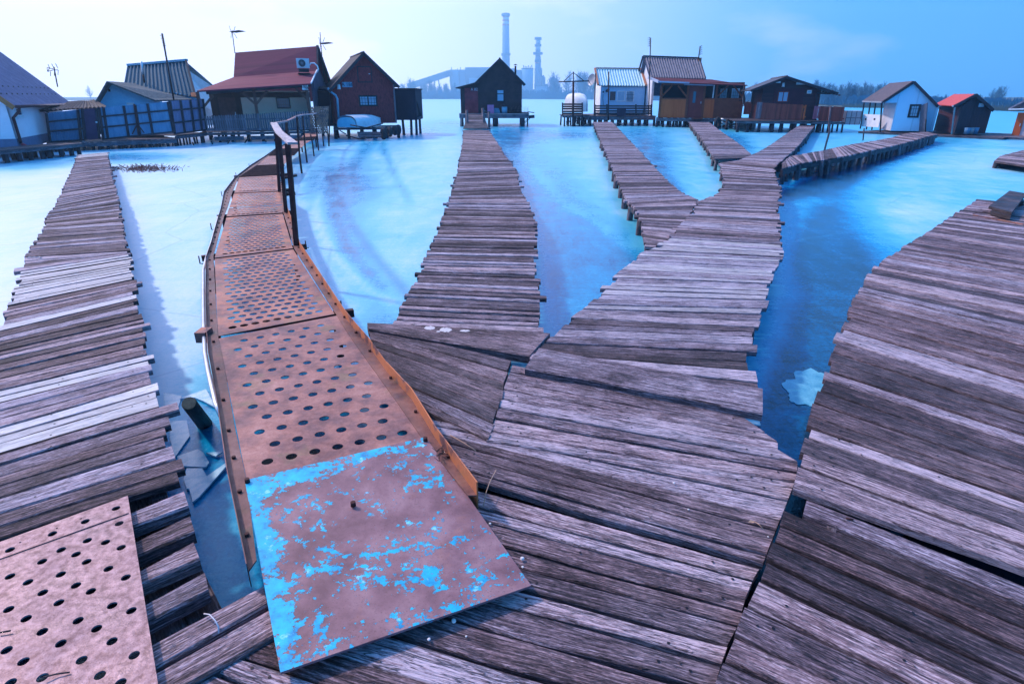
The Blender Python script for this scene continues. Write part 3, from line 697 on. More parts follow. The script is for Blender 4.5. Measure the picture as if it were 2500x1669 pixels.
# blue plate
bp = [e3(228, 402), e3(1262, 155), e3(1868, 1003), e3(432, 1500)]
zt, zb = ZW+.012, ZD+.02
P = [G(*bp[0], zt), G(*bp[1], zt), G(*bp[2], zb), G(*bp[3], zb)]
def paintv(px, py):
    v = .305
    def blob(cx, cy, rx, ry, a, rot=0):
        nonlocal v
        c, s = math.cos(R(rot)), math.sin(R(rot)); x, y = px-cx, py-cy
        v += .88*a*math.exp(-(((x*c+y*s)/rx)**2+((-x*s+y*c)/ry)**2))
    blob(290, 640, 90, 330, .5, -8); blob(420, 1150, 95, 330, .62, -8); blob(520, 1440, 140, 60, .4, -15)
    blob(520, 370, 260, 45, .55, -14); blob(960, 235, 300, 30, .34, -16); blob(1160, 260, 80, 50, .25)
    blob(600, 790, 70, 60, .34); blob(720, 900, 140, 45, .36, -8); blob(1090, 980, 130, 50, .22); blob(1480, 730, 150, 24, .28, -20)
    blob(1290, 940, 90, 60, .3); blob(1420, 1130, 60, 40, .3); blob(1580, 960, 60, 40, .25); blob(1250, 1190, 120, 40, .25, -25)
    blob(660, 1250, 90, 60, .28); blob(1300, 390, 130, 40, .25); blob(900, 520, 60, 12, .2); blob(1000, 820, 300, 10, .16, -6)
    blob(760, 815, 90, 9, .42, 14); blob(930, 826, 130, 9, .42, -3); blob(1120, 795, 90, 8, .42, -14)
    blob(820, 1310, 100, 40, .18, -15); blob(1020, 620, 260, 180, -.12); blob(900, 1130, 200, 90, -.10)
    return v
me = bpy.data.meshes.new('blue_plate'); vs, fs, pv = [], [], []
NU = 90
cb = (P[0]+P[1]+P[2]+P[3])/4; cb.z = ZD
for j in range(NU+1):
    for i in range(NU+1):
        p = lerp(lerp(P[0], P[1], i/NU), lerp(P[3], P[2], i/NU), j/NU); vs.append(p-cb)
        q = proj(p); pv.append(paintv((q[0]-500)*2.343, (q[1]-1000)*2.343))
nn = len(vs)
for j in range(NU):
    for i in range(NU):
        a = j*(NU+1)+i; fs.append((a, a+NU+1, a+NU+2, a+1))
ring = [P[0], P[3], P[2], P[1]]
vs += [p-cb for p in ring] + [p-cb-Vector((0, 0, .009)) for p in ring]; pv += [.2]*8
for i in range(4):
    j = (i+1) % 4; fs.append((nn+i, nn+4+i, nn+4+j, nn+j))
fs.append((nn+7, nn+6, nn+5, nn+4))
me.from_pydata(vs, [], fs); a_ = me.attributes.new('paint', 'FLOAT', 'POINT'); a_.data.foreach_set('value', pv)
me.materials.append(PAINT)
plate = bpy.data.objects.new('metal_plate', me); C.objects.link(plate); plate.location = cb; parent_base[plate.name] = cb
tag(plate, 'square steel plate with flaking bright blue paint at the foot of the gangway', 'metal plate')
for q in ((850, 549), (245, 415), (1262, 178)):
    mb = MB(); p = G(*e3(*q), ZW+.01 if q[0] != 850 else ZW); mb.tube([p, p+Vector((0, 0, .02))], [.011, .010], 10); mb.build('bolt', RUSTDARK, plate)
# perforated plate in the lower left
hp = [(57, 800), (300, 708), (488, 638), (664, 563), (350, 800), (500, 747), (604, 757), (682, 650), (694, 787), (435, 826), (241, 867), (57, 952), (160, 985), (348, 940), (496, 868), (620, 908), (720, 958), (245, 1045), (435, 1003), (520, 1037), (50, 1140), (337, 1102), (642, 1118), (752, 1147), (150, 1193), (447, 1204), (553, 1250), (242, 1268), (38, 1373), (348, 1335), (641, 1322), (768, 1402), (134, 1438), (467, 1430), (572, 1517), (243, 1530), (-40, 905), (-60, 1080), (-50, 1270), (-60, 1500), (60, 1560), (690, 1560)]
zc = ZD+.03
pc = [G(*e2(-500, 935), zc), G(*e2(731, 490), zc), G(*e2(935, 1760), zc), G(*e2(-700, 1900), zc)]
fpl = thing('metal_plate', 'pale pinkish perforated steel plate lying on the left boardwalk', 'metal plate', Vector(((pc[0]+pc[2])/2).to_tuple()[:2]+(ZD,)))
hs = [(G(*e2(*q), zc), .0155) for q in hp] + [(G(*e2(q[0], q[1]), zc), .004) for q in ((463, 622), (325, 676), (115, 757))]
sheet(pc, zc, hs, 'perforated_sheet', RUST, fpl, (.7, .15, .95), th=.006, n=20)
mb = MB(); a, b = G(*e2(-500, 1030), zc+.002), G(*e2(737, 590), zc+.002); mb.tube([a, b], .0022, 6, tone=(.5, .3, .6)); mb.build('weld_seam', RUST, fpl)
# old stump in the channel
mb = MB(); b = G(500, 1035, 0); t = G(462, 985, .34)
ax = t-b
mb.tube([b-ax*.6, b, lerp(b, t, .5), t], [.047, .046, .043, .041], 14)
sp = thing('mooring_stump', 'broken dark timber stump leaning in the icy gap left of the gangway', 'stump', b)
mb.build('trunk', WOOD_DARK, sp)
d = ax.normalized(); mb = MB(); mb.tube([t+d*.001, t+d*.012], [.040, .037], 14); mb.build('cut_top', plain('old_cut_wood', (.10, .07, .05), (.26, .19, .12), .8, 30), sp)
# ------------------------------------------------------------------ huts: helpers
class Frame:
    """a vertical facade standing on the world: A/B = photo px of its lower corners, at distances DA/DB"""
    def __init__(s, cf, A, DA, B, DB):
        s.cf = cf; a, b = V(*cf(*A), DA), V(*cf(*B), DB); s.O = Vector((a.x, a.y, 0)); s.z = (a.z+b.z)/2
        d = Vector((b.x-a.x, b.y-a.y, 0)); s.w = d.length; s.X = d.normalized(); s.N = Vector((-s.X.y, s.X.x, 0))
    def p(s, u, v, z): return s.O + s.X*u + s.N*v + Vector((0, 0, z))
    def uz(s, x, y, v=0):
        d = ray(*s.cf(x, y)); o = s.O + s.N*v; t = (o-EYE).dot(s.N)/d.dot(s.N); q = EYE + d*t
        return (q-s.O).dot(s.X), q.z
    def P(s, x, y, v=0): u, z = s.uz(x, y, v); return s.p(u, v, z)
    def rect(s, x0, y0, x1, y1, v=0):
        um, zm = s.uz((x0+x1)/2, (y0+y1)/2, v); ua, _ = s.uz(x0, (y0+y1)/2, v); ub, _ = s.uz(x1, (y0+y1)/2, v)
        _, z1 = s.uz((x0+x1)/2, y0, v); _, z0 = s.uz((x0+x1)/2, y1, v); return ua, ub, z0, z1
    def box(s, mb, u0, u1, v0, v1, z0, z1, tone=(.5, .5, .5)):
        mb.box(s.p(u0, v0, z0), s.X*(u1-u0), s.N*(v1-v0), (0, 0, z1-z0), tone)
def part(mb, name, mat, parent, label=None):
    o = mb.build(name, mat, parent)
    if label: o['label'] = label
    return o
def slab(pts, th=.05):
    mb = MB(); n = (pts[1]-pts[0]).cross(pts[2]-pts[0]).normalized()
    if n.z < 0: n = -n
    mb.poly_prism(pts, -n*th); return mb
def uvwall(mb, F, pts, v, t):
    """prism wall with UV = metres along the facade / height"""
    q = [F.p(u, v, z) for u, z in pts]; k = len(q); n = mb.add(q + [p+F.N*t for p in q])
    mb.face([n+i for i in range(k)], [(u, z) for u, z in pts]); mb.face([n+2*k-1-i for i in range(k)], [(pts[k-1-i]) for i in range(k)])
    for i in range(k):
        j = (i+1) % k; L = (q[i]-q[j]).length
        mb.face((n+j, n+i, n+k+i, n+k+j), [(0, pts[j][1]), (0 if abs(pts[i][1]-pts[j][1]) > .01 else L, pts[i][1]), (t, pts[i][1]), (t, pts[j][1])])
def corr(p00, p10, p11, p01, n=16, amp=.03, th=.012, rows=3, sag=0):
    """corrugated sheet: waves counted along p00->p10, ridges run p00->p01 (p01/p11 = lower edge)"""
    mb = MB(); nr = (p10-p00).cross(p01-p00).normalized()
    if nr.z < 0: nr = -nr
    S = n*6; g = []
    for j in range(rows+1):
        t = j/rows; r = []
        for i in range(S+1):
            s = i/S; p = lerp(lerp(p00, p10, s), lerp(p01, p11, s), t) + nr*amp*math.cos(s*n*2*math.pi); r.append(p)
        g.append(mb.add(r))
    for j in range(rows):
        for i in range(S):
            a, b = g[j]+i, g[j+1]+i; f = (a, b, b+1, a+1)
            q = (mb.v[f[1]]-mb.v[f[0]]).cross(mb.v[f[2]]-mb.v[f[0]])
            mb.face(f if q.dot(nr) > 0 else f[::-1], None, (.5, .5, .5), True)
    # flat underside closes it
    c = [p00-nr*(amp+th), p10-nr*(amp+th), p11-nr*(amp+th), p01-nr*(amp+th)]; k = mb.add(c)
    f = [k, k+1, k+2, k+3]
    if (c[1]-c[0]).cross(c[2]-c[0]).dot(nr) > 0: f = f[::-1]
    mb.face(f, None)
    return mb
def window(F, r, parent, nx=2, ny=1, v=0, fm=None, pm=None, bars=0, fw=.06, label=None, curtain=True):
    u0, u1, z0, z1 = r; mb = MB(); o = v-.035
    for a, b, c, d in ((u0, u1, z0, z0+fw), (u0, u1, z1-fw, z1), (u0, u0+fw, z0+fw, z1-fw), (u1-fw, u1, z0+fw, z1-fw)): F.box(mb, a, b, o, v+.02, c, d)
    for i in range(1, nx): u = u0+(u1-u0)*i/nx; F.box(mb, u-fw*.45, u+fw*.45, o+.003, v+.02, z0+fw, z1-fw)
    for i in range(1, ny): z = z0+(z1-z0)*i/ny; F.box(mb, u0+fw, u1-fw, o+.006, v+.02, z-fw*.3, z+fw*.3)
    wo = part(mb, 'window', fm or BLACKISH, parent, label)
    pb = MB(); F.box(pb, u0+fw*.5, u1-fw*.5, v-.012, v-.004, z0+fw*.5, z1-fw*.5); part(pb, 'pane', pm or CURT, wo)
    if bars:
        bb = MB()
        for i in range(1, bars):
            u = u0+(u1-u0)*i/bars; F.box(bb, u-.008, u+.008, o-.02, o-.004, z0, z1)
        for z in (z0+(z1-z0)*.33, z0+(z1-z0)*.66): F.box(bb, u0, u1, o-.03, o-.022, z-.008, z+.008)
        part(bb, 'window_bars', DARKMET, wo)
    return wo
def door(F, r, parent, mat, v=0, label=None, handle='R', name='door'):
    u0, u1, z0, z1 = r; mb = MB(); F.box(mb, u0, u1, v-.04, v-.004, z0, z1)
    o = part(mb, name, mat, parent, label)
    if handle:
        h = MB(); u = u1-.1 if handle == 'R' else u0+.06; zm = z0+(z1-z0)*.48; F.box(h, u, u+.03, v-.09, v-.042, zm-.07, zm+.07); part(h, 'handle', GALV, o)
    return o
def piles(parent, pts, ztop, r=.07, mat=None, lean=.05, name='pile'):
    for p in pts:
        mb = MB(); dx = random.uniform(-lean, lean)
        mb.tube([(p.x+dx, p.y, -.3), (p.x, p.y, ztop)], [r*random.uniform(.9, 1.2), r*.9], 7); mb.build(name, mat or BLACKISH, parent)
def gable_hut(F, zf, eL, pk, eR, depth, root, wallm, roofm, ov=.25, vo=.25, roof_th=.07, corrug=0, trim=None, wv=0):
    """F frame, eL/pk/eR = (u,z) of the wall's eave corners and apex"""
    mb = MB(); uvwall(mb, F, [(eL[0], zf), (eR[0], zf), (eR[0], eR[1]), (pk[0], pk[1]), (eL[0], eL[1])], wv, depth)
    wall = part(mb, 'wall', wallm, root)
    rf = None
    for e, nm in ((eL, 'L'), (eR, 'R')):
        du, dz = e[0]-pk[0], e[1]-pk[1]; L = math.hypot(du, dz); k = (L+ov)/L; e2x = (pk[0]+du*k, pk[1]+dz*k)
        up = .04+roof_th
        a, b = F.p(pk[0], wv-vo, pk[1]+up), F.p(pk[0], wv+depth+vo, pk[1]+up); c, d = F.p(e2x[0], wv+depth+vo, e2x[1]+up), F.p(e2x[0], wv-vo, e2x[1]+up)
        if corrug: m_ = corr(a, b, c, d, int((depth+2*vo)/corrug), .025, .02)
        else: m_ = slab([a, b, c, d], roof_th)
        o = part(m_, 'roof', roofm, root); rf = rf or o
        t = MB(); o1 = Vector((0, 0, -.05)); n = F.N*.03
        t.bar(a-n*1.2+o1, d-n*1.2+o1, .035, .14); part(t, 'verge_board', trim or BLACKISH, o)
    rc = MB(); rc.tube([F.p(pk[0], wv-vo, pk[1]+.04+roof_th), F.p(pk[0], wv+depth+vo, pk[1]+.04+roof_th)], .06, 8); part(rc, 'ridge_cap', trim or roofm, rf)
    return wall
def text(body, F, u, z, size, v, mat, parent, name='lettering', shear=0):
    cu = bpy.data.curves.new(name, 'FONT'); cu.body = body; cu.size = size; cu.extrude = .004; cu.align_x = 'CENTER'; cu.align_y = 'CENTER'
    tmp = bpy.data.objects.new(name, cu); C.objects.link(tmp); bpy.context.view_layer.update()
    me = bpy.data.meshes.new_from_object(tmp); bpy.data.objects.remove(tmp)
    o = bpy.data.objects.new(name, me); C.objects.link(o); me.materials.clear(); me.materials.append(mat)
    rot = Matrix((F.X, Vector((0, 0, 1)), -F.N)).transposed().to_4x4()
    o.matrix_local = Matrix.Translation(F.p(u, v, z) - parent_base[parent.name]) @ rot; o.parent = parent; return o
INK = plain('sign_ink', (.01, .012, .03), (.02, .03, .05), .6); CHALK = plain('white_lettering', (.6, .6, .68), (.8, .8, .85), .7)
def platform(root, F, u0, u1, v0, v1, z, th=.1, n=5, name='platform', mat=None, pr=.06, rows=2, deckm=True):
    mb = MB(); v = v0; 
    while v < v1: F.box(mb, u0+random.uniform(-.05, .05), u1+random.uniform(-.05, .05), v, min(v1, v+.14), z-.04+random.uniform(0, .01), z, (random.random(), random.random(), 0)); v += .15
    part(mb, name, mat or WOOD_FAR, root)
    bm_ = MB(); F.box(bm_, u0, u1, v0+.03, v0+.1, z-.04-th, z-.042, (.6, .9, 0)); part(bm_, 'beam', WOOD_FAR, root)
    pts = [F.p(u0+.1+(u1-u0-.2)*i/max(1, n-1)+random.uniform(-.1, .1), v0+.15+(v1-v0-.3)*j/max(1, rows-1), 0) for i in range(n) for j in range(rows)]
    piles(root, pts, z-.05, pr)
ROSE = boards_mat('dark_red_boarding', (.045, .010, .012), (.10, .028, .026), 9, 0)
# ================= white house, far left
WALLW = plain('white_render_wall', (.74, .70, .78), (.84, .80, .86), .85, 1.2, bump=.3)
ROOFP = plain('violet_metal_roofing', (.11, .10, .18), (.20, .18, .28), .45, 3, .1)
A, B = V(41, 349, 22), V(112, 338, 26.5)
F = Frame(lambda x, y: (x, y), (41, 349), 22, (168, 327), 28.5)
hb = F.p(0, 0, 0)
h1 = thing('house', 'white rendered house with a steep violet ribbed metal roof at the far left', 'house', hb)
zf, ze, W2, DL = .42, 1.95, 2.5, F.w
mb = MB()
pts = [(0, zf), (F.w, zf), (F.w, ze), (0, ze)]
# box with gables on the short ends
def gw_(u, t):
    q = [F.p(u, 0, zf), F.p(u, 2*W2, zf), F.p(u, 2*W2, ze), F.p(u, W2, ze+W2*.98), F.p(u, 0, ze)]; mb.poly_prism(q, F.X*t)
F.box(mb, 0, F.w, .0, .2, zf, ze); gw_(0.002, .2); gw_(F.w-.202, .2); F.box(mb, 0, F.w, 2*W2-.2, 2*W2, zf, ze); part(mb, 'wall', WALLW, h1)
mb = MB(); F.box(mb, -.02, F.w+.02, -.02, 2*W2+.02, zf-.12, zf+.22); part(mb, 'plinth', plain('slate_plinth', (.10, .12, .20), (.16, .18, .28), .8), h1)
rt = corr(F.p(-.28, W2, ze+W2*.98+.1), F.p(F.w+.35, W2, ze+W2*.98+.1), F.p(F.w+.35, -.3, ze-.22), F.p(-.28, -.3, ze-.22), 40, .022)
ro = part(rt, 'roof', ROOFP, h1)
part(slab([F.p(-.28, W2, ze+W2*.98+.1), F.p(F.w+.35, W2, ze+W2*.98+.1), F.p(F.w+.35, 2*W2+.3, ze-.22), F.p(-.28, 2*W2+.3, ze-.22)], .05), 'roof', ROOFP, h1)
mb = MB(); mb.tube([F.p(-.3, -.36, ze-.26), F.p(F.w+.36, -.36, ze-.26)], .05, 8); part(mb, 'gutter', plain('brown_red_gutter', (.05, .015, .02), (.10, .03, .035), .4), ro)
mb = MB(); mb.bar(F.p(-.31, W2, ze+W2*.98+.0), F.p(-.31, -.3, ze-.3), .03, .16); part(mb, 'verge_board', plain('orange_wood_trim', (.30, .10, .035), (.45, .18, .07), .6), ro)
mb = MB()
for r_ in range(2):
    for k in range(13):
        t = .12+.09*r_; u = .05+k*F.w/12.5+(.15 if r_ else 0); p = lerp(F.p(u, -.3, ze-.2), F.p(u, W2, ze+W2*.98+.12), t); mb.box(p, F.X*.07, (0, 0, .05), F.N*.02)
part(mb, 'snow_guards', DARKMET, ro)
mb = MB(); mb.tube([F.p(.12, -.34, ze-.28), F.p(.10, -.3, ze-.42), F.p(.12, -.08, ze-.62), F.p(.14, -.08, zf+.05)], .05, 8); dpipe = part(mb, 'downpipe', bpy.data.materials['brown_red_gutter'], h1)
mb = MB(); mb.tube([F.p(.14, -.08, zf+.052), F.p(.2, -.2, zf-.06)], .055, 8); part(mb, 'spout', plain('red_spout', (.35, .03, .05), (.5, .06, .08), .5), dpipe)
F2 = Frame(h4, (200, 1300), 22.1, (600, 1240), 26.3)
u0, u1, z0, z1 = F.rect(155/5.2267, 100+845/5.2267, 245/5.2267, 100+975/5.2267, 0)
window(F, (.75, 1.45, z0, z1), h1, 1, 1, 0, WHITEP, GLASS, 0, .07)
mb = MB(); F.box(mb, .7, 1.5, -.1, 0.01, z0-.04, z0); part(mb, 'sill', WHITEP, h1)
# walkway of planks and piles in front of the white house
fj = Frame(h4, (-60, 1440), 19.8, (1060, 1350), 23.2)
jt = thing('boardwalk', 'dark narrow jetty on short piles in front of the white house', 'boardwalk', fj.p(2, 0, 0))
platform(jt, fj, -1.2, fj.w, 0, 1.0, .42, .1, 12, 'deck', WOOD_DARK, .08)
F = fj; mb = MB(); mb.bar(fj.p(3.6, -.03, .44), fj.p(fj.w, -.03, .47), .05, .05, tone=(.7, .8, .6)); part(mb, 'kerb_board', WOOD_FAR, jt)

# ================= corrugated blue fence with its platform
BLUEC = plain('blue_corrugated_sheet', (.05, .15, .27), (.12, .27, .42), .55, 2.4, .0, stretch=(3, 3, .4))
LILC = plain('lilac_corrugated_sheet', (.13, .12, .22), (.24, .22, .34), .5, 2.4, .1, stretch=(3, 3, .4))
F = Frame(h4, (640, 1290), 24.6, (1085, 1262), 25.3)
fn = thing('fence', 'tall blue corrugated metal fence with dark frame left of the maroon gate', 'fence', F.p(0, 0, 0))
def fpanel(F, q, root, mat, n, rails, posts, mm=BLACKISH):
    a, b, c, d = [F.P(*p) for p in q]     # TL TR BR BL
    part(corr(a, b, c, d, n, .02), 'panel', mat, root)
    for t in rails:
        mb = MB(); mb.bar(lerp(a, d, t)-F.N*.05, lerp(b, c, t)-F.N*.05, .05, .06); part(mb, 'rail', mm, root)
    for t in posts:
        mb = MB(); mb.bar(lerp(a, b, t)-F.N*.07, lerp(d, c, t)-F.N*.07, .07, .07, (0, 1, 0)); part(mb, 'frame_post', mm, root)
def corrv(*a, **k): return corr(*a, **k)
fpanel(F, [(588, 922), (1045, 872), (1085, 1262), (640, 1290)], fn, BLUEC, 22, (.30, .63, 1), (0, .88, 1))
F = Frame(h4, (1085, 1262), 25.3, (1275, 1245), 25.6)
gt = thing('gate', 'maroon sheet metal gate between the two blue corrugated fences', 'gate', F.p(0, 0, 0))
mb = MB(); a, b, c, d = [F.P(*p) for p in ((1052, 872), (1225, 860), (1272, 1250), (1088, 1266))]; mb.poly_prism([a, b, c, d], F.N*.04); gl = part(mb, 'leaf', plain('maroon_sheet', (.035, .012, .045), (.06, .025, .075), .5, 3), gt)
mb = MB(); p = F.P(1236, 1038, -.05); mb.tube([p, p+Vector((0, -.05, 0))], .03, 8); part(mb, 'handle', WHITEP, gl)
mb = MB(); p = F.P(1225, 860, 0); mb.bar(p, F.P(1272, 1250, 0), .07, .07, (0, 1, 0)); part(mb, 'frame_post', BLACKISH, gt)
F = Frame(c1, (810, 1115), 25.7, (1380, 1050), 27.4)
fn2 = thing('fence', 'long blue corrugated fence with rails and crossed braces right of the maroon gate', 'fence', F.p(0, 0, 0))
fpanel(F, [(775, 862), (1335, 812), (1380, 1052), (812, 1112)], fn2, BLUEC, 30, (.28, .62, 1), (0.02, .08, .36, .52, .70, 1))
mb = MB(); mb.bar(F.P(1095, 990, -.12), F.P(1055, 1070, -.12), .04, .04); mb.bar(F.P(1095, 990, -.12), F.P(1150, 1060, -.12), .04, .04); mb.bar(F.P(1070, 830, -.12), F.P(1105, 1080, -.12), .06, .06); part(mb, 'brace', RUSTDARK, fn2)
F3 = Frame(c1, (1385, 1075), 27.4, (1640, 1032), 29.6)
fn3 = thing('fence', 'lilac corrugated fence panel with a dark grid frame beside the red roofed hut', 'fence', F3.p(0, 0, 0))
fpanel(F3, [(1345, 808), (1608, 790), (1638, 1036), (1385, 1070)], fn3, LILC, 14, (.28, .66, 1), (0, .3, .6, .85, 1))
pf = thing('platform', 'dark timber platform on many thin piles below the blue corrugated fence', 'platform', F.p(0, 0, 0))
Fb = Frame(c1, (640, 1150), 25, (1400, 1085), 27.4)
platform(pf, Fb, -1, Fb.w, -.1, 3.5, Fb.z, .16, 15, 'deck', WOOD_DARK, .06, 3)
Fc = Frame(c1, (1400, 1085), 27.4, (1640, 1050), 29.6); platform(pf, Fc, 0, Fc.w, -.05, 3, Fc.z, .12, 9, 'deck', WOOD_DARK, .045, 2)
mb = MB(); rnd = random.Random(3)
for k in range(9):
    a = Fb.p(1.8+k*.8, .1, Fb.z-.2); mb.bar(a, a+Fb.X*rnd.uniform(-.5, .5)+Vector((0, 0, -.6)), .04, .05)
part(mb, 'brace', BLACKISH, pf)
# lean-to roof behind the gate
lt = [V(*c1(305, 885), 25.2), V(*c1(850, 852), 26.5), V(*c1(745, 797), 29), V(*c1(560, 812), 29)]
ltm = thing('shelter', 'low dark corrugated lean-to roof behind the blue fence', 'shelter', Vector(((lt[0]+lt[2])/2*1.0)))
part(corr(lt[3], lt[2], lt[1], lt[0], 16, .03), 'roof', BLACKISH, ltm)
for q in ((375, 882, 25.6), (640, 868, 26), (755, 865, 26.4)):
    mb = MB(); p = V(*c1(q[0], q[1]), q[2]); mb.bar(p, Vector((p.x, p.y, .55)), .06, .06, (0, 1, 0)); part(mb, 'post', BLACKISH, ltm)
# ================= pale blue saltbox shed
PB = plain('pale_blue_plaster', (.16, .52, .80), (.28, .66, .88), .85, 1.3)
MOSS = plain('mossy_fibre_roof', (.035, .05, .06), (.13, .16, .17), .85, 9, bump=.6)
F = Frame(c1, (745, 1000), 28.5, (1240, 985), 29.5)
s1 = thing('hut', 'pale blue saltbox shed with a mossy roof behind the blue corrugated fence', 'hut', F.p(1, 0, 0))
mb = MB(); q = [F.uz(*p) for p in ((760, 1000), (1240, 985), (1228, 798), (850, 655), (750, 832))]; uvwall(mb, F, q, 0, 4); part(mb, 'wall', PB, s1)
pk = V(*c1(850, 648), 28.3); r_ = [pk, V(*c1(1085, 664), 33), V(*c1(1618, 792), 33), V(*c1(1238, 798), 29.2)]
part(slab(r_, .07), 'roof', MOSS, s1)
part(slab([pk, V(*c1(1085, 664), 33), V(*c1(960, 840), 33), V(*c1(742, 840), 28.2)], .07), 'roof', MOSS, s1)
hr = F.rect(888, 707, 975, 828); mb = MB(); F.box(mb, *hr[:2], -.04, -.003, *hr[2:]); ht = part(mb, 'loft_hatch', PB, s1)
mb = MB(); F.box(mb, hr[0]-.06, hr[0]+.02, -.06, -.042, hr[2]+.5, hr[2]+.6); part(mb, 'hinge', DARKMET, ht)
mb = MB(); F.box(mb, *F.rect(1015, 820, 1075, 880)[:2], -.03, -.003, *F.rect(1015, 820, 1075, 880)[2:]); part(mb, 'vent_panel', WHITEP, s1)
# ================= A-frame hut with corrugated roof
CORB = plain('dark_green_blue_corrugated', (.010, .055, .09), (.03, .12, .17), .7, 5, .0, stretch=(4, 4, .5))
s2 = thing('hut', 'steep dark corrugated A-frame hut rising behind the pale blue shed', 'hut', V(*c1(1250, 1000), 32))
a, b, c, d = V(*c1(1020, 528), 34.5), V(*c1(1478, 488), 34.5), V(*c1(1552, 770), 32.2), V(*c1(990, 700), 32.2)
part(corr(a, b, c, d, 17, .05), 'roof', CORB, s2)
zr = (a.z+b.z)/2; part(slab([a, b, Vector((b.x+.3, 37, d.z)), Vector((a.x, 37, d.z))], .06), 'roof', CORB, s2)
mb = MB(); mb.bar(a+Vector((0, 0, .05)), b+Vector((.1, 0, .05)), .22, .1, tone=(.9, .5, .5)); part(mb, 'ridge_cap', plain('pale_ridge_flashing', (.10, .22, .32), (.2, .34, .44), .5), s2)
bx = V(*c1(1440, 700), 32.6); tri = [V(*c1(1505, 775), 32.5), V(*c1(1465, 560), 34.4), Vector((V(*c1(1440, 760), 36.5)).to_tuple())]
g0 = c+Vector((-.35, .3, -.05)); g1 = b+Vector((-.35, 0, -.15)); g2 = Vector((c.x-.35, 36.7, c.z)); g0b = Vector((g0.x, g0.y, .6)); g2b = Vector((g2.x, g2.y, .6))
mb = MB(); mb.poly_prism([g0, g1, g2, g2b, g0b], Vector((-.15, 0, 0))); part(mb, 'wall', WHITEP, s2)
mb = MB(); mb.poly_prism([V(*c1(1400, 740), 32.3), V(*c1(1560, 772), 32.3), V(*c1(1560, 900), 32.3), V(*c1(1400, 900), 32.3)], (0, .12, 0)); part(mb, 'wall', PB, s2)
mb = MB(); mb.bar(b+Vector((.06, -.04, 0)), c+Vector((.06, -.04, 0)), .1, .16); part(mb, 'verge_board', BLACKISH, s2)
mb = MB(); p, q = V(*c1(1155, 690), 32.8), V(*c1(1128, 492), 32.8); mb.tube([p, lerp(p, q, .48)], .045, 8); part(mb, 'stovepipe', RUSTDARK, s2)
mb = MB(); mb.tube([lerp(p, q, .48), q], .055, 8); part(mb, 'stovepipe', GALV, s2)
mb = MB(); tp = V(*c1(1520, 742), 32.1); mb.poly_prism([V(*c1(1520, 740), 32.1), V(*c1(1555, 738), 32.1), V(*c1(1580, 772), 31.9), V(*c1(1525, 770), 31.9)], (0, .1, 0)); part(mb, 'tiled_canopy', plain('orange_tiles', (.25, .07, .03), (.4, .14, .06), .8, 20), s2)

# ================= antennas
def antenna(base, top, elems, label, boom=None, r=.02, group=None):
    a = thing('antenna', label, 'antenna', base)
    mb = MB(); mb.tube([base, top], r, 6); part(mb, 'mast', DARKMET, a)
    el = MB()
    if boom: el.tube([boom[0], boom[1]], .018, 5)
    for p, q in elems: el.tube([p, q], .012, 4)
    part(el, 'aerial_elements', DARKMET, a); return a
def vert_elems(top, L, n, w, dx=0, side=1):
    o = []
    for i in range(n):
        p = top - Vector((-dx*i/n, 0, L*i/n)); o.append((p-Vector((w*.3, 0, 0))*side*-1*0-Vector((w/2, 0, 0)), p+Vector((w/2, 0, 0))))
    return o
b, t = V(*c1(460, 695), 24), V(*c1(430, 535), 24); px_ = 1/62*5.2267/3.267
el = []
def hq(x, y, D=24): return V(*h4(x, y), D)
for p, q in (((612, 300), (632, 345)), ((658, 292), (685, 345)), ((708, 290), (740, 352)), ((645, 392), (645, 450)), ((695, 380), (693, 448)), ((743, 375), (740, 435)), ((600, 342), (607, 392)), ((600, 342), (680, 358)), ((607, 392), (680, 372)), ((632, 348), (612, 385)), ((680, 372), (740, 372))):
    el.append((hq(*p), hq(*q)))
antenna(b, t, el, 'grid shaped television aerial behind the white house roof')
b, t = V(*c1(1387, 800), 28.5), V(*c1(1292, 268), 28.5)
el = []
for i in range(7):
    x, y = 1297+i*3.5, 280+i*14; w_ = 22-(i % 2)*6; el.append((V(*c1(x-w_, y+4), 28.5), V(*c1(x+w_*.3, y), 28.5)))
antenna(b, t, el, 'tall leaning aerial mast in front of the A-frame hut', r=.035)
def horiz_antenna(D, base, top, bx0, bx1, label, cf=c2):
    b, t = V(*cf(*base), D), V(*cf(*top), D); p, q = V(*cf(*bx0), D), V(*cf(*bx1), D); el = []
    for i in range(9): m_ = lerp(p, q, .15+i*.1); el.append((m_+Vector((-.05, -.3, .0)), m_+Vector((.05, .3, 0))))
    for s in (-1, 1): el.append((p+Vector((.1, 0, 0)), p+Vector((.25, 0, .28*s)))); el.append((p+Vector((.0, 0, 0)), p+Vector((.02, -.2, .28*s)))); 
    antenna(b, t, el, label, (p, q))
horiz_antenna(34, (490, 330), (464, 125), (458, 145), (558, 131), 'comb shaped aerial on the left end of the red roof')
horiz_antenna(33, (1290, 590), (1252, 145), (1255, 248), (1352, 237), 'comb shaped aerial on a tall mast between the red roof and the brown gabled hut')

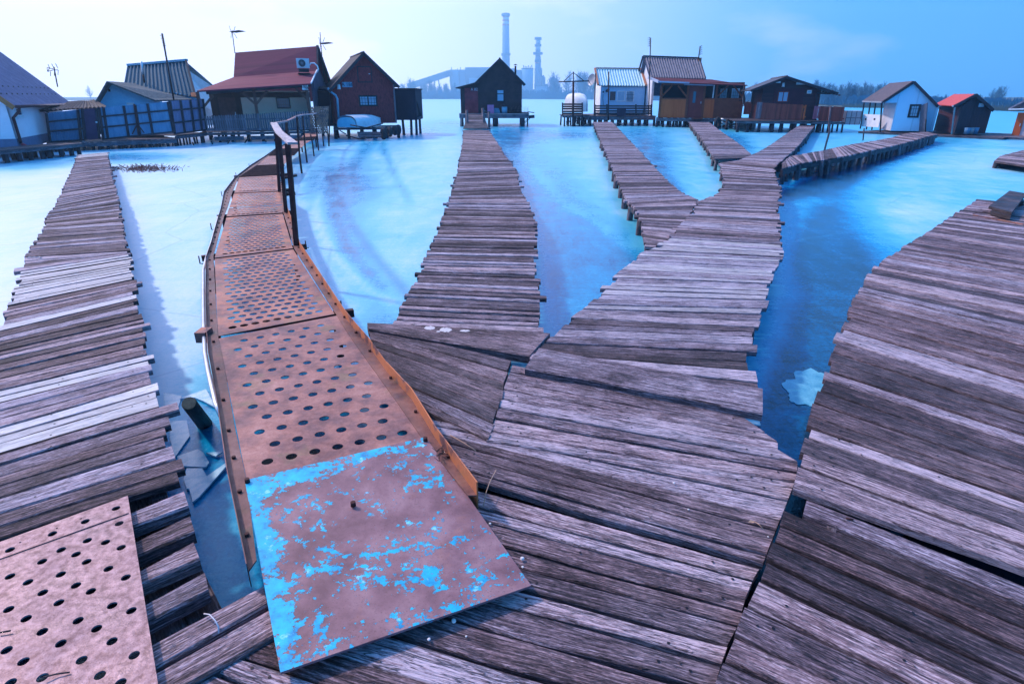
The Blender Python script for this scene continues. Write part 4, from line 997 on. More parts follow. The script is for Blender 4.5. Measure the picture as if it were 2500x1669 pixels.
# ================= hut with red shingle roof and porch (185/A)
REDR = boards_mat('red_shingle_roof', (.10, .010, .03), (.18, .02, .05), 7, 1, .8, .6, .3)
BRW = plain('brown_stained_board', (.05, .016, .012), (.10, .035, .022), .6, 2, stretch=(5, 5, .5))
BEIGE = plain('beige_plaster', (.85, .56, .42), (.92, .66, .52), .85, 2)
TIMB = plain('red_brown_timber', (.09, .028, .022), (.17, .06, .045), .6, 6)
PAL = plain('weathered_lilac_paling', (.10, .07, .09), (.24, .18, .21), .75, 7, stretch=(5, 5, .6))
F = Frame(c2, (215, 1052), 29.6, (1190, 1002), 31.4)
H = thing('hut', 'large beige and brown hut with red shingle roof, porch and air conditioner', 'hut', F.p(F.w/2, 0, 0))
zf = F.z
platform(H, F, -.1, F.w+.2, -.1, 4.2, zf, .12, 9, 'floor', WOOD_DARK, .07, 3)
mb = MB()
for u_ in (.4, 2.0, 3.6): F.box(mb, u_, u_+1.3, -.15, -.04, zf-.4, zf-.22, (.7, .9, .2))
part(mb, 'pallet_boards', WOOD_FAR, H)
vb = 1.6
bw = lambda x0, y0, x1, y1: F.rect(x0, y0, x1, y1, vb)
uL, zt_ = F.uz(255, 690, vb); uM = F.uz(535, 700, vb)[0]; uR = F.uz(1160, 700, vb)[0]; zt_ = F.uz(700, 640, vb)[1]
mb = MB(); F.box(mb, uL, uM, vb, vb+2.6, zf, zt_); part(mb, 'wall', BRW, H, 'dark brown boarded half of the front wall')
mb = MB(); F.box(mb, uM+.002, uR, vb+.004, vb+2.6, zf, zt_-.15); part(mb, 'wall', BEIGE, H, 'beige plastered half of the front wall')
door(F, bw(345, 712, 500, 880)[:2]+(zf, bw(345, 712, 500, 880)[3]), H, TIMB, vb, 'brown plank door in the porch')
window(F, bw(862, 728, 984, 826), H, 1, 1, vb, BLACKISH, GLASS, 6, .05)
mb = MB(); F.box(mb, uL, uR, vb-.05, vb-.006, zt_-.45, zt_-.2); part(mb, 'lintel_board', BRW, H)
# porch posts + braces
for x, yt, yb in ((212, 690, 1045), (706, 640, 1030), (1168, 600, 1005)):
    u, z1 = F.uz(x, yt, 0); ub, z0 = F.uz(x+8, yb, 0); mb = MB(); F.box(mb, ub-.07, ub+.07, 0, .14, zf, z1+.05); part(mb, 'porch_post', TIMB, H)
    for s in ((1,) if x < 300 else (-1, 1) if x < 900 else (-1,)):
        mb = MB(); mb.bar(F.p(ub, .07, z1-.75), F.p(ub+s*.62, .07, z1-.1), .09, .1); part(mb, 'brace', TIMB, H)
u0, z0 = F.uz(160, 672, -.3); u1, z1 = F.uz(1168, 604, -.3)
mb = MB(); mb.bar(F.p(u0+.3, .07, z0-.06), F.p(u1, .07, z1-.06), .14, .14); part(mb, 'eave_beam', BLACKISH, H)
pe = [V(*c2(148, 668), 29.2), V(*c2(1168, 602), 31.1), V(*c2(1222, 486), 34.2), V(*c2(480, 545), 33.2)]
def roofuv(pts, th=.06, rowsz=1.0):
    mb = slab(pts, th); a, b, c, d = pts   # a,b low ; c,d high
    X = (b-a).normalized()
    for i, f in enumerate(mb.f): mb.uv[i] = [((mb.v[k]-a).dot(X), ((mb.v[k]-a)-X*((mb.v[k]-a).dot(X))).length) for k in f]
    return mb
part(roofuv(pe), 'roof', REDR, H, 'shallow red shingle porch roof')
up = [V(*c2(478, 548), 33.2), V(*c2(1224, 484), 34.2), V(*c2(1220, 268), 35.4), V(*c2(492, 326), 34.6)]
part(roofuv(up), 'roof', REDR, H, 'steep upper red shingle roof')
bk = [up[3], up[2], up[2]+Vector((0, 2.6, -2.6)), up[3]+Vector((0, 2.6, -2.6))]; part(slab(bk, .06), 'roof', REDR, H)
gr_ = [V(*c2(1224, 300), 35.3), V(*c2(1300, 640), 37.6), V(*c2(1240, 660), 34.2), V(*c2(1215, 520), 34.2)]
q0 = up[2]+Vector((-.25, 0, -.1)); q1 = up[1]+Vector((-.25, 0, -.1)); q2 = up[2]+Vector((-.25, 2.5, -2.4))
mb = MB(); mb.poly_prism([q0, q1, Vector((q1.x, q1.y, .6)), Vector((q2.x, q2.y, .6)), q2], Vector((-.15, 0, 0))); part(mb, 'gable_wall', plain('lilac_board_gable', (.14, .10, .16), (.26, .2, .28), .8, 4, stretch=(8, 8, .4)), H)
mb = MB(); mb.bar(up[2]+Vector((.04, 0, 0)), bk[2]+Vector((.04, 0, 0)), .12, .16); mb.bar(up[2]+Vector((.04, 0, 0)), up[1]+Vector((.04, 0, 0)), .08, .12); part(mb, 'verge_board', BLACKISH, H)
mb = MB(); mb.bar(pe[1]+Vector((.03, 0, .02)), pe[2]+Vector((.03, 0, .02)), .05, .07); part(mb, 'verge_flashing', WHITEP, H)
# pale side wall of porch
s0, s1_ = F.p(F.w-.02, .25, 0), F.p(F.w-.02, vb+2.6, 0)
mb = MB(); k = 10
for i in range(k):
    a = lerp(s0, s1_, i/k); b_ = lerp(s0, s1_, (i+.93)/k); zz_ = 2.35+.9*(i/k); mb.box(Vector((a.x, a.y, zf)), b_-a, F.X*.04, (0, 0, zz_-zf), (.3+.4*(i % 2), .5, .5))
part(mb, 'side_cladding', plain('grey_lilac_cladding', (.24, .22, .32), (.36, .34, .44), .7, 5, stretch=(6, 6, .4)), H)
# air conditioner
ac = thing('air_conditioner', 'white air conditioner unit standing on the red roof', 'air conditioner', V(*c2(1108, 520), 33.0))
Fa = Frame(c2, (1045, 468), 32.9, (1158, 460), 33.1); r4 = Fa.rect(1042, 377, 1157, 464)
mb = MB(); Fa.box(mb, r4[0], r4[1], 0, .32, r4[2], r4[3]); part(mb, 'casing', plain('pale_casing', (.42, .46, .52), (.55, .58, .64), .5), ac)
cx, cz = r4[0]+.42*(r4[1]-r4[0]), (r4[2]+r4[3])/2; rr = .38*(r4[3]-r4[2])
mb = MB(); mb.tube([Fa.p(cx, -.002, cz), Fa.p(cx, -.02, cz)], rr, 24); fg = part(mb, 'fan_grille', DARKMET, ac)
mb = MB()
for k in range(6):
    a = k*math.pi/6; mb.bar(Fa.p(cx-math.cos(a)*rr, -.03, cz-math.sin(a)*rr), Fa.p(cx+math.cos(a)*rr, -.03, cz+math.sin(a)*rr), .008, .008)
part(mb, 'grille_spokes', GREYP, fg)
mb = MB(); r5 = Fa.rect(1062, 470, 1155, 520); Fa.box(mb, r5[0], r5[1], .05, .3, r5[2]+.1, r5[3]); Fa.box(mb, r5[0]-.05, r5[1]+.05, -.05, .4, r5[2]+.02, r5[2]+.06); part(mb, 'stand', DARKMET, ac)
mb = MB(); mb.tube([V(*c2(*p), 33.2) for p in ((1160, 440), (1170, 420), (1200, 420), (1228, 445), (1238, 475), (1225, 505))], .035, 8); part(mb, 'hose', WHITEP, ac)
# sign 185/A
sg = thing('house_number_sign', 'white sign reading 185/A under the red eave', 'sign', F.p(F.uz(1118, 640, -.2)[0], -.2, F.uz(1118, 660, -.2)[1]))
r6 = F.rect(1091, 616, 1145, 660, -.2); mb = MB(); F.box(mb, r6[0], r6[1], -.2, -.18, r6[2], r6[3]); part(mb, 'board', WHITEP, sg)
text('185', F, r6[0]+.4*(r6[1]-r6[0]), r6[2]+.65*(r6[3]-r6[2]), .21, -.21, INK, sg); text('/A', F, r6[0]+.78*(r6[1]-r6[0]), r6[2]+.32*(r6[3]-r6[2]), .19, -.21, INK, sg)
# paling fence
pfn = thing('paling_fence', 'row of rounded weathered palings along the front of the red roofed hut porch', 'fence', F.p(F.w/2, -.1, zf))
mb = MB(); n = 46; rnd = random.Random(9)
for i in range(n):
    x = 232+(1150-232)*i/(n-1); yt = 893+(848-893)*i/(n-1); u, z1 = F.uz(x-2, yt, -.12); uu = F.uz(x+6, 1000, -.12)[0]; w_ = .075
    u = (u+uu)/2; z1 += rnd.uniform(-.015, .015)
    mb.poly_prism([F.p(u-w_/2, -.12, zf+.02), F.p(u+w_/2, -.12, zf+.02), F.p(u+w_/2, -.12, z1-.05), F.p(u+w_*.25, -.12, z1), F.p(u-w_*.25, -.12, z1), F.p(u-w_/2, -.12, z1-.05)], F.N*.02, (rnd.random(), .5, .5))
part(mb, 'palings', PAL, pfn)
for y in (920, 1010):
    mb = MB(); a = F.p(0.02, -.09, F.uz(700, y, -.09)[1]); b = F.p(F.w-.05, -.09, F.uz(700, y, -.09)[1]); F.box(mb, 0.02, F.w-.05, -.095, -.05, a.z-.04, a.z+.04); part(mb, 'rail', PAL, pfn)
# upright perforated panel at the end of the gangway
Fp = Frame(c2, (1158, 1062), 25.6, (1318, 1055), 25.9)
pp = thing('perforated_panel', 'upright pinkish perforated steel panel closing the end of the gangway', 'panel', Fp.p(.5, 0, .6))
mb = MB(); a, b, c, d = Fp.P(1168, 812), Fp.P(1338, 805), Fp.P(1315, 1050), Fp.P(1158, 1058)
nx_, ny_ = 9, 15
X_, Z_ = (b-a), (d-a)
vv2 = [Vector((0, 0)), Vector((1, 0)), Vector((1, 1)), Vector((0, 1))]; fcs = [[0, 1, 2, 3]]
for j in range(ny_):
    for i in range(nx_):
        cx, cy = (i+.5+(.25 if j % 2 else -.25))/nx_, (j+.5)/ny_; k = len(vv2)
        vv2 += [Vector((cx+.022*math.cos(t*math.pi/3), cy+.016*math.sin(t*math.pi/3))) for t in range(6)]; fcs.append(list(range(k, k+6)))
o_ = delaunay_2d_cdt(vv2, [], fcs, 1, 1e-6)
for lay in (0, .012):
    n0 = mb.add([lerp(lerp(a, b, q.x), lerp(d, c, q.x), q.y)+Fp.N*lay for q in o_[0]])
    for f, of_ in zip(o_[2], o_[5]):
        if any(h > 0 for h in of_): continue
        mb.face([n0+i for i in f], None, (.6, .5, .45))
part(mb, 'perforated_sheet', RUST, pp)
mb = MB(); mb.bar(b+Vector((.02, 0, .08)), c+Vector((.02, 0, -.5)), .05, .05, (0, 1, 0)); part(mb, 'post', RUSTDARK, pp)

# ================= brown gabled hut (A 186)
OSB = plain('maroon_chipboard', (.11, .010, .016), (.34, .045, .05), .75, 9, bump=.3, stretch=(2, 2, .7))
F = Frame(c2, (1400, 985), 33.4, (1935, 935), 34.6)
H = thing('hut', 'maroon chipboard hut with steep black gable behind the upturned boat', 'hut', F.p(F.w/2, 0, 0)); zf = F.z
eL, eR, pk = F.uz(1385, 645), F.uz(1925, 610), F.uz(1632, 345)
gable_hut(F, zf, (0, eL[1]), (pk[0]+.02, pk[1]), (F.w, eR[1]), 4, H, OSB, BLACKISH, .3, .3, .06)
window(F, F.rect(1600, 708, 1765, 806), H, 2, 1, 0, BLACKISH, CURT, 6, .07)
mb = MB(); r7 = F.rect(1595, 458, 1708, 585); F.box(mb, r7[0], r7[1], -.03, -.003, r7[2], r7[3]); ho = part(mb, 'loft_hatch', OSB, H); mb = MB(); F.box(mb, r7[1]-.12, r7[1]-.05, -.06, -.032, r7[2]+.35, r7[2]+.39); part(mb, 'latch', WHITEP, ho)
mb = MB(); F.box(mb, r7[0]-.05, r7[1]+.05, -.012, -.001, r7[2]-.05, r7[3]+.05); part(mb, 'hatch_frame', BLACKISH, H)
mb = MB(); mb.tube([F.P(*p, -.1) for p in ((1322, 640), (1340, 672), (1392, 708), (1408, 740), (1424, 985))], .055, 10); part(mb, 'downpipe', plain('blue_grey_downpipe', (.16, .32, .46), (.24, .42, .56), .4, 8), H)
mb = MB(); p = F.P(1421, 632, -.1); mb.tube([p-Vector((0, 0, .12)), p+Vector((0, 0, .12))], [.09, .07], 10); part(mb, 'wall_lamp', WHITEP, H)
mb = MB(); F.box(mb, F.w-.05, F.w+.03, -.04, .05, zf, eR[1]); part(mb, 'corner_board', PAL, H)
sg = thing('house_number_sign', 'blue-grey sign reading A 186 on the maroon gabled hut', 'sign', F.P(1494, 635, -.05))
r8 = F.rect(1450, 590, 1540, 636); mb = MB(); F.box(mb, r8[0], r8[1], -.05, -.02, r8[2], r8[3]); part(mb, 'board', plain('steel_blue_sign', (.12, .26, .40), (.2, .36, .5), .5), sg)
text('A 186', F, (r8[0]+r8[1])/2, (r8[2]+r8[3])/2, .24, -.06, INK, sg)
# annexes
Fr = Frame(c2, (1940, 930), 35.6, (2108, 932), 35.6); an = thing('shed', 'dark box shed on stilts attached right of the maroon hut', 'shed', Fr.p(.7, 0, 0))
r9 = Fr.rect(1940, 655, 2112, 930); mb = MB(); Fr.box(mb, 0, r9[1], 0, 2.5, r9[2], r9[3]); part(mb, 'wall', plain('near_black_boards', (.012, .010, .022), (.035, .022, .04), .7, 6, stretch=(6, 6, .5)), an)
mb = MB(); Fr.box(mb, -.05, r9[1]+.05, -.06, 2.56, r9[3]+.003, r9[3]+.06); part(mb, 'roof', BLACKISH, an)
piles(an, [Fr.p(r9[1]-.05, .1, 0), Fr.p(r9[1]-.35, .2, 0), Fr.p(r9[1]-.1, 1.8, 0), Fr.p(.3, .2, 0)], r9[2], .08)
mb = MB()
for k in range(4): mb.bar(Fr.P(2118+k*3, 760+k*8, .2), Fr.P(2140+k*6, 890, .2), .03, .03)
mb.bar(Fr.P(2110, 905, .2), Fr.P(2165, 880, .2), .1, .12); part(mb, 'side_rack', BLACKISH, an)
Fl = Frame(c2, (1255, 985), 34.8, (1398, 985), 34.8); an = thing('shed', 'black shed squeezed between the red roofed hut and the maroon hut', 'shed', Fl.p(.5, 0, 0))
r9 = Fl.rect(1250, 665, 1398, 985); mb = MB(); Fl.box(mb, 0, Fl.w, 0, 2.5, r9[2], r9[3]); part(mb, 'wall', bpy.data.materials['near_black_boards'], an)
part(slab([Fl.P(1240, 635, -.2), Fl.P(1345, 655, -.2), Fl.P(1350, 630, 2.5), Fl.P(1240, 610, 2.5)], .06), 'roof', BLACKISH, an); piles(an, [Fl.p(.1, .1, 0), Fl.p(Fl.w-.1, .1, 0)], r9[2], .08)
# landing stage
Fs = Frame(h5, (150, 395), 32.4, (1600, 300), 33.2)
ls = thing('landing_stage', 'low dark landing stage in front of the maroon hut', 'landing stage', Fs.p(1.5, 0, 0)); platform(ls, Fs, 0, Fs.w, -.3, 1.0, Fs.z, .12, 6, 'deck', WOOD_DARK, .08)
Fs2 = Frame(h5, (420, 560), 31.0, (1180, 560), 31.0); mb = MB()
for k in range(6): mb.bar(Fs2.P(650+k*8, 480+k*22, .6-.15*k), Fs2.P(1180, 480+k*20, .6-.15*k), .08, .05, tone=(random.random(), .9, .5))
part(mb, 'lower_step', WOOD_FAR, ls)
for a, b in (((265, 440), (400, 520)), ((400, 545), (680, 625)), ((680, 628), (1000, 600)), ((1000, 600), (1160, 530)), ((500, 320), (850, 380)), ((850, 380), (1220, 285))):
    mb = MB(); mb.tube([Fs2.P(*a, .2), Fs2.P(*b, .2)], .03, 6); part(mb, 'loose_pole', BLACKISH if a[0] != 265 else WOOD_FAR, ls)
# boat upside down
BOAT = plain('white_boat_hull', (.40, .48, .58), (.68, .72, .80), .45, 5); BOATB = plain('turquoise_boat_transom', (.10, .42, .60), (.18, .55, .72), .5, 4)
def boat(c, L, Wd, Hh, ang, label, mat, tr):
    th_ = thing('boat', label, 'boat', c); mb = MB(); NS, NC = 14, 12; rings = []
    X = Vector((math.cos(ang), math.sin(ang), 0)); Y = Vector((-math.sin(ang), math.cos(ang), 0))
    for i in range(NS+1):
        t = i/NS; wd = Wd/2*(1-max(0, (t-.35)/.65)**2.2*.97); hh = Hh*(1-.35*max(0, (t-.5)/.5)**2)
        rings.append(mb.add([c + X*(t-.5)*L + Y*wd*math.copysign(abs(math.cos(a))**.7, math.cos(a)) + Vector((0, 0, hh*math.sin(a)**.65 if a > 0 and a < math.pi else 0)) for a in [math.pi*k/NC for k in range(NC+1)]]))
    for a, b in zip(rings, rings[1:]):
        for k in range(NC): mb.face((a+k, b+k, b+k+1, a+k+1)[::-1], None, (.5, .5, .5), True)
    part(mb, 'hull', mat, th_)
    mb = MB(); a = rings[0]; pts = []
    hullpts = [c - X*(L/2-.012) + Y*Wd/2*.93*math.copysign(abs(math.cos(q))**.7, math.cos(q)) + Vector((0, 0, Hh*.86*max(0, math.sin(q))**.65)) for q in [math.pi*k/NC for k in range(NC+1)]]
    mb.poly_prism(hullpts, -X*.03); part(mb, 'transom', tr, th_)
    mb = MB(); mb.tube([c + X*(t-.5)*L + Vector((0, 0, Hh*(1-.35*max(0, (t-.5)/.5)**2)+.01)) for t in (0, .25, .5, .75, 1)], .025, 6); part(mb, 'keel', mat, th_)
    return th_
bc = V(*h5(690, 385), 31.9); bc.z = max(bc.z, Fs.z)
boat(bc+Vector((.1, .8, 0)), 2.5, 1.35, .55, R(60), 'white rowing boat lying upside down in front of the maroon hut', BOAT, BOATB)
# tyres
def tyre(c, r, w_, axis, label, group=None):
    mb = MB(); axis = axis.normalized(); a1 = axis.cross(Vector((0, 0, 1))).normalized(); a2 = a1.cross(axis)
    NM, NS = 20, 8; rg = []
    for i in range(NM):
        a = 2*math.pi*i/NM; rd = a1*math.cos(a)+a2*math.sin(a)
        rg.append(mb.add([c+rd*(r-.32*r+.32*r*math.cos(b)) + axis*w_/2*math.sin(b) for b in [2*math.pi*k/NS for k in range(NS)]]))
    for i in range(NM):
        a, b = rg[i], rg[(i+1) % NM]
        for k in range(NS): l = (k+1) % NS; mb.face((a+k, b+k, b+l, a+l), None, (.5, .5, .5), True)
    return single(mb, 'tyre', RUBBER, label, 'tyre', group, base=c)
tyre(V(*h5(1232, 510), 31.3), .29, .24, Vector((1, .5, 0)), 'largest tyre at the near corner of the landing stage')
for i, (x, y) in enumerate(((1370, 470), (1480, 440), (1560, 420))):
    tyre(V(*h5(x, y), 32+i*.5), .25, .2, Vector((1, .6, 0)), 'old black tyre hung along the side of the landing stage', 'tyres along the landing stage')

# ================= black hut in the middle (A 82)
TAR = plain('tarred_felt_wall', (.018, .010, .014), (.065, .036, .042), .75, 1.5, bump=.35)
F = Frame(c3, (917, 1205), 47, (1367, 1205), 47)
H = thing('hut', 'small black tarred hut with maroon door at the end of the middle boardwalk', 'hut', F.p(F.w/2, 0, 0)); zf = F.z
eR, pk = F.uz(1372, 880), F.uz(1134, 640)
eLu, eLz = F.uz(917, 862)
gable_hut(F, zf, (0, eLz), (pk[0], pk[1]), (F.w, eR[1]), 4.5, H, TAR, BLACKISH, .32, .25, .06)
mb = MB()
for z_ in (F.uz(1100, 855)[1], F.uz(1100, 1000)[1]): F.box(mb, .05, F.w-.05, -.02, -.002, z_-.03, z_+.03)
part(mb, 'wall_batten', plain('brown_batten', (.03, .018, .02), (.06, .035, .035), .8), H)
ul = F.uz(715, 1000)[0]; zl0, zl1 = F.uz(700, 925)[1], F.uz(900, 880)[1]
mb = MB(); uvwall(mb, F, [(ul, zf), (-.003, zf), (-.003, zl1), (ul, zl0)], .02, 3.2); part(mb, 'annex_wall', TAR, H)
part(slab([F.P(662, 932, -.3), F.P(905, 868, -.3), F.P(905, 868, -.3)+F.N*3.6, F.P(662, 932, -.3)+F.N*3.6], .07), 'annex_roof', BLACKISH, H)
rd = F.rect(762, 937, 906, 1204); dm = plain('faded_maroon_door', (.15, .014, .03), (.30, .045, .06), .7, 2.2)
door(F, (rd[0], rd[1]-.02, zf+.03, rd[3]), H, dm, .02, 'maroon metal door lettered A 82', None)
text('A 82', F, F.uz(862, 953)[0], F.uz(862, 953)[1], .26, -.03, CHALK, H)
window(F, F.rect(1098, 950, 1182, 1084), H, 1, 1, 0, BLACKISH, CURT, 0, .07)
mb = MB(); p = F.P(1300, 790, 1.2); mb.tube([p, p+Vector((0, 0, .55))], .07, 8); sv_ = part(mb, 'stovepipe', DARKMET, H); mb = MB(); mb.tube([p+Vector((0, 0, .6)), p+Vector((0, 0, .68))], [.16, .03], 8); part(mb, 'cowl', DARKMET, sv_)
platform(H, F, F.uz(702, 1220, -.9)[0], F.uz(1445, 1220, -.9)[0], -.9, 4, zf, .28, 2, 'platform', WOOD_FAR, .05, 2)
mb = MB(); 
for x in (745, 775): pass
piles(H, [F.p(F.uz(1080, 1290, -.8)[0], -.75, 0), F.p(F.uz(1375, 1290, -.8)[0], -.75, 0), F.p(F.uz(1080, 1290, -.8)[0], 2.5, 0), F.p(F.uz(1375, 1290, -.8)[0], 2.5, 0)], zf-.3, .19)
piles(H, [F.p(F.uz(738, 1290, -.8)[0], -.75, 0), F.p(F.uz(772, 1290, -.8)[0], -.6, 0)], zf-.2, .08)
# things on the platform
r = F.rect(1001, 1116, 1071, 1208, -.7); mb = MB(); F.box(mb, r[0], r[1], -.7, -.66, zf+.01, r[3]); single(mb, 'board', plain('pink_board', (.52, .14, .30), (.62, .2, .38), .6), 'pink board leaning by the black hut', 'board')
r = F.rect(1055, 1150, 1138, 1208, -.6); mb = MB(); mb.poly_prism([F.p(r[0], -.6, r[3]), F.p(r[0]+.08, -.6, zf+.01), F.p(r[1]-.0, -.6, zf+.01), F.p(r[1]-.1, -.6, r[3]-.02)], F.N*.4)
single(mb, 'tub', plain('blue_grey_plastic', (.05, .14, .24), (.12, .26, .38), .5, 6), 'blue-grey tub between the pink board and the barrel', 'tub')
br = thing('barrel', 'light blue barrel with a dark cover on the black hut platform', 'barrel', F.p(F.uz(1183, 1200, -.5)[0], -.5, zf))
r = F.rect(1153, 1135, 1214, 1208, -.5); c = F.p((r[0]+r[1])/2, -.4, 0); wd = (r[1]-r[0])/2
mb = MB(); mb.tube([c+Vector((0, 0, zf)), c+Vector((0, 0, zf+.2)), c+Vector((0, 0, r[3]-.15)), c+Vector((0, 0, r[3]))], [wd*.95, wd, wd, wd*.95], 16); part(mb, 'body', plain('light_blue_barrel', (.12, .34, .52), (.2, .46, .64), .5, 6), br)
mb = MB(); mb.tube([c+Vector((0, 0, r[3])), c+Vector((0, 0, r[3]+.08)), c+Vector((.05, 0, r[3]+.13))], [wd*1.15, wd*1.1, wd*.5], 14); part(mb, 'cover', BLACKISH, br)
u0, u1 = F.uz(1222, 1190, -.8)[0], F.uz(1440, 1190, -.8)[0]; st_ = thing('roofing_sheets', 'stack of corrugated roofing sheets lying on the platform right of the barrel', 'building material', F.p((u0+u1)/2, -.8, zf))
for k in range(4): part(corr(F.p(u0+.05*k, -.5, zf+.12+.1*k), F.p(u1, -.5, zf+.12+.1*k), F.p(u1, -.85, zf+.12+.1*k), F.p(u0+.05*k, -.85, zf+.12+.1*k), 6, .075, .03), 'sheet', plain('peach_grey_sheet', (.34, .24, .20), (.55, .44, .38), .8, 4) if k == 0 else bpy.data.materials['peach_grey_sheet'], st_)
mb = MB(); mb.bar(F.P(1430, 1190, -.6), F.P(1500, 1200, -.6), .4, .05); mb.bar(F.P(1435, 1245, -.6), F.P(1502, 1240, -.6), .5, .2); mb.bar(F.P(1440, 1255, -.6), F.P(1395, 1300, -.6), .04, .04); mb.bar(F.P(1460, 1255, -.6), F.P(1400, 1310, -.6), .04, .04)
part(mb, 'side_shelf', BLACKISH, H)
# ramp from boardwalk to platform + posts
rp_ = thing('ramp', 'short plank ramp with four crooked posts up to the black hut', 'ramp', V(*c3(880, 1340), 44)); mb = MB()
a, b, c, d = V(*c3(745, 1372), 41), V(*c3(1010, 1372), 41), V(*c3(960, 1216), 46.2), V(*c3(800, 1218), 46.2)
for k in range(22):
    t0, t1 = k/22, (k+.85)/22; mb.box(lerp(a, d, t0), lerp(b, c, t0)-lerp(a, d, t0), lerp(a, d, t1)-lerp(a, d, t0), (0, 0, .04), (random.random(), .9, .2))
part(mb, 'treads', WOOD_FAR, rp_)
for (x0, y0), (x1, y1), D in (((790, 1350), (782, 1170), 43), ((970, 1345), (950, 1150), 43), ((1020, 1330), (1020, 1185), 45), ((1012, 1350), (1030, 1385), 42)):
    mb = MB(); p, q = V(*c3(x0, y0), D), V(*c3(x1, y1), D); mb.tube([Vector((p.x, p.y, -.2)), p, q], .09, 7); part(mb, 'post', WOOD_FAR, rp_)
mb = MB(); mb.bar(V(*c3(960, 1175), 43), V(*c3(1022, 1195), 45), .06, .04); part(mb, 'rail', WOOD_FAR, rp_)
# ================= small white hut with pale blue roof
TILEB = plain('pale_blue_tiles', (.22, .45, .55), (.48, .70, .76), .35, 6, bump=.1)
ORT = plain('orange_verge', (.34, .12, .06), (.5, .22, .12), .6)
BLW = plain('light_blue_render', (.30, .50, .72), (.42, .62, .82), .8, 2)
F = Frame(c4, (562, 985), 49, (1040, 985), 49)
H = thing('hut', 'small pale blue rendered hut with light turquoise ribbed roof', 'hut', F.p(F.w/2, 0, 0)); zf = F.z
zt_ = F.uz(800, 688)[1]; zr = F.uz(760, 500, 1.9)[1]
mb = MB(); F.box(mb, 0, F.w, 0, 3.8, zf, zt_); part(mb, 'wall', BLW, H)
mb = MB(); mb.poly_prism([F.p(-.003, 0, zt_), F.p(-.003, 3.8, zt_), F.p(-.003, 1.9, zr)], F.X*.12); mb.poly_prism([F.p(F.w-.12, 0, zt_), F.p(F.w-.12, 3.8, zt_), F.p(F.w-.12, 1.9, zr)], F.X*.12); part(mb, 'gable_wall', WHITEP, H)
mb = MB(); F.box(mb, -.03, -.004, .0, 3.8, zf, zt_); part(mb, 'side_cladding', WHITEP, H)
a, b, c, d = F.P(520, 490, 1.9), F.P(1005, 495, 1.9), F.P(1060, 678, -.25), F.P(555, 672, -.25)
part(corr(a, b, c, d, 17, .045), 'roof', TILEB, H)
part(slab([a, b, b+Vector((0, 2.1, -1.4)), a+Vector((0, 2.1, -1.4))], .05), 'roof', TILEB, H)
mb = MB(); mb.bar(a+Vector((-.08, 0, .04)), d+Vector((-.08, 0, .04)), .14, .12); mb.bar(b+Vector((.06, 0, .04)), c+Vector((.06, 0, .04)), .14, .12); mb.bar(a+Vector((0, 0, .06)), b+Vector((0, 0, .06)), .12, .08); part(mb, 'verge_board', ORT, H)
window(F, F.rect(665, 732, 742, 846), H, 1, 1, 0, BLW, plain('brown_curtain', (.07, .05, .06), (.14, .10, .11), .8, 8), 0, .05, 'narrow left window with a brown curtain')
window(F, F.rect(750, 732, 840, 850), H, 1, 1, 0, WHITEP, CURT, 0, .06); window(F, F.rect(850, 735, 938, 852), H, 1, 1, 0, WHITEP, CURT, 6, .05)
mb = MB(); c0 = F.P(600, 745, -.2); mb.tube([F.P(600, 745, 0), c0], .06, 8); mb.tube([F.P(655, 720, 0), F.P(640, 735, -.3)], .1, 8); part(mb, 'wall_lamp', BLACKISH, H)
mb = MB(); mb.tube([F.P(*p, -.03) for p in ((598, 770), (595, 820), (602, 900))], .015, 5); part(mb, 'cable', BLACKISH, H)
def dish(c, r, n, label, matd=None):
    t = thing('satellite_dish', label, 'satellite dish', c); mb = MB(); n = n.normalized(); a1 = n.cross(Vector((0, 0, 1))).normalized(); a2 = a1.cross(n)
    rg = []
    for i in range(5):
        q = (i+1)/5*r; rg.append(mb.add([c+a1*math.cos(k*math.pi/9)*q+a2*math.sin(k*math.pi/9)*q+n*(q/r)**2*r*.2 for k in range(18)]))
    c0 = mb.add([c])
    for k in range(18): mb.face((c0, rg[0]+k, rg[0]+(k+1) % 18), None, (.5, .5, .5), True)
    for A_, B_ in zip(rg, rg[1:]):
        for k in range(18): l = (k+1) % 18; mb.face((A_+k, B_+k, B_+l, A_+l), None, (.5, .5, .5), True)
    part(mb, 'reflector', matd or GREYP, t); mb = MB(); mb.tube([c-a2*r*.9, c+n*r*.9-a2*r*.2], .02, 5); mb.tube([c, c-n*.25], .03, 5); part(mb, 'feed_arm', DARKMET, t)
dish(V(*c4(478, 612), 48.6), .42, Vector((-.9, -.6, .2)), 'round grey satellite dish at the left end of the pale blue hut')
mb = MB(); mb.tube([V(*c4(497, 1060), 48.4), V(*c4(515, 540), 48.4)], .05, 6); 
single(mb, 'pole', DARKMET, 'dark pole carrying the satellite dish beside the pale blue hut', 'pole')
mb = MB(); mb.tube([V(*c4(655, 1060), 47.2), V(*c4(660, 520), 47.2)], .05, 6); single(mb, 'pole', RUSTDARK, 'thin pole in front of the left window of the pale blue hut', 'pole')
Ft = Frame(c4, (370, 1010), 47.2, (1180, 1005), 47.2)
tr_ = thing('platform', 'dark terrace on piles with slatted railing around the pale blue hut', 'platform', Ft.p(3, 0, 0)); platform(tr_, Ft, -.1, Ft.w, 0, 6, Ft.z, .25, 11, 'deck', WOOD_DARK, .1, 3)
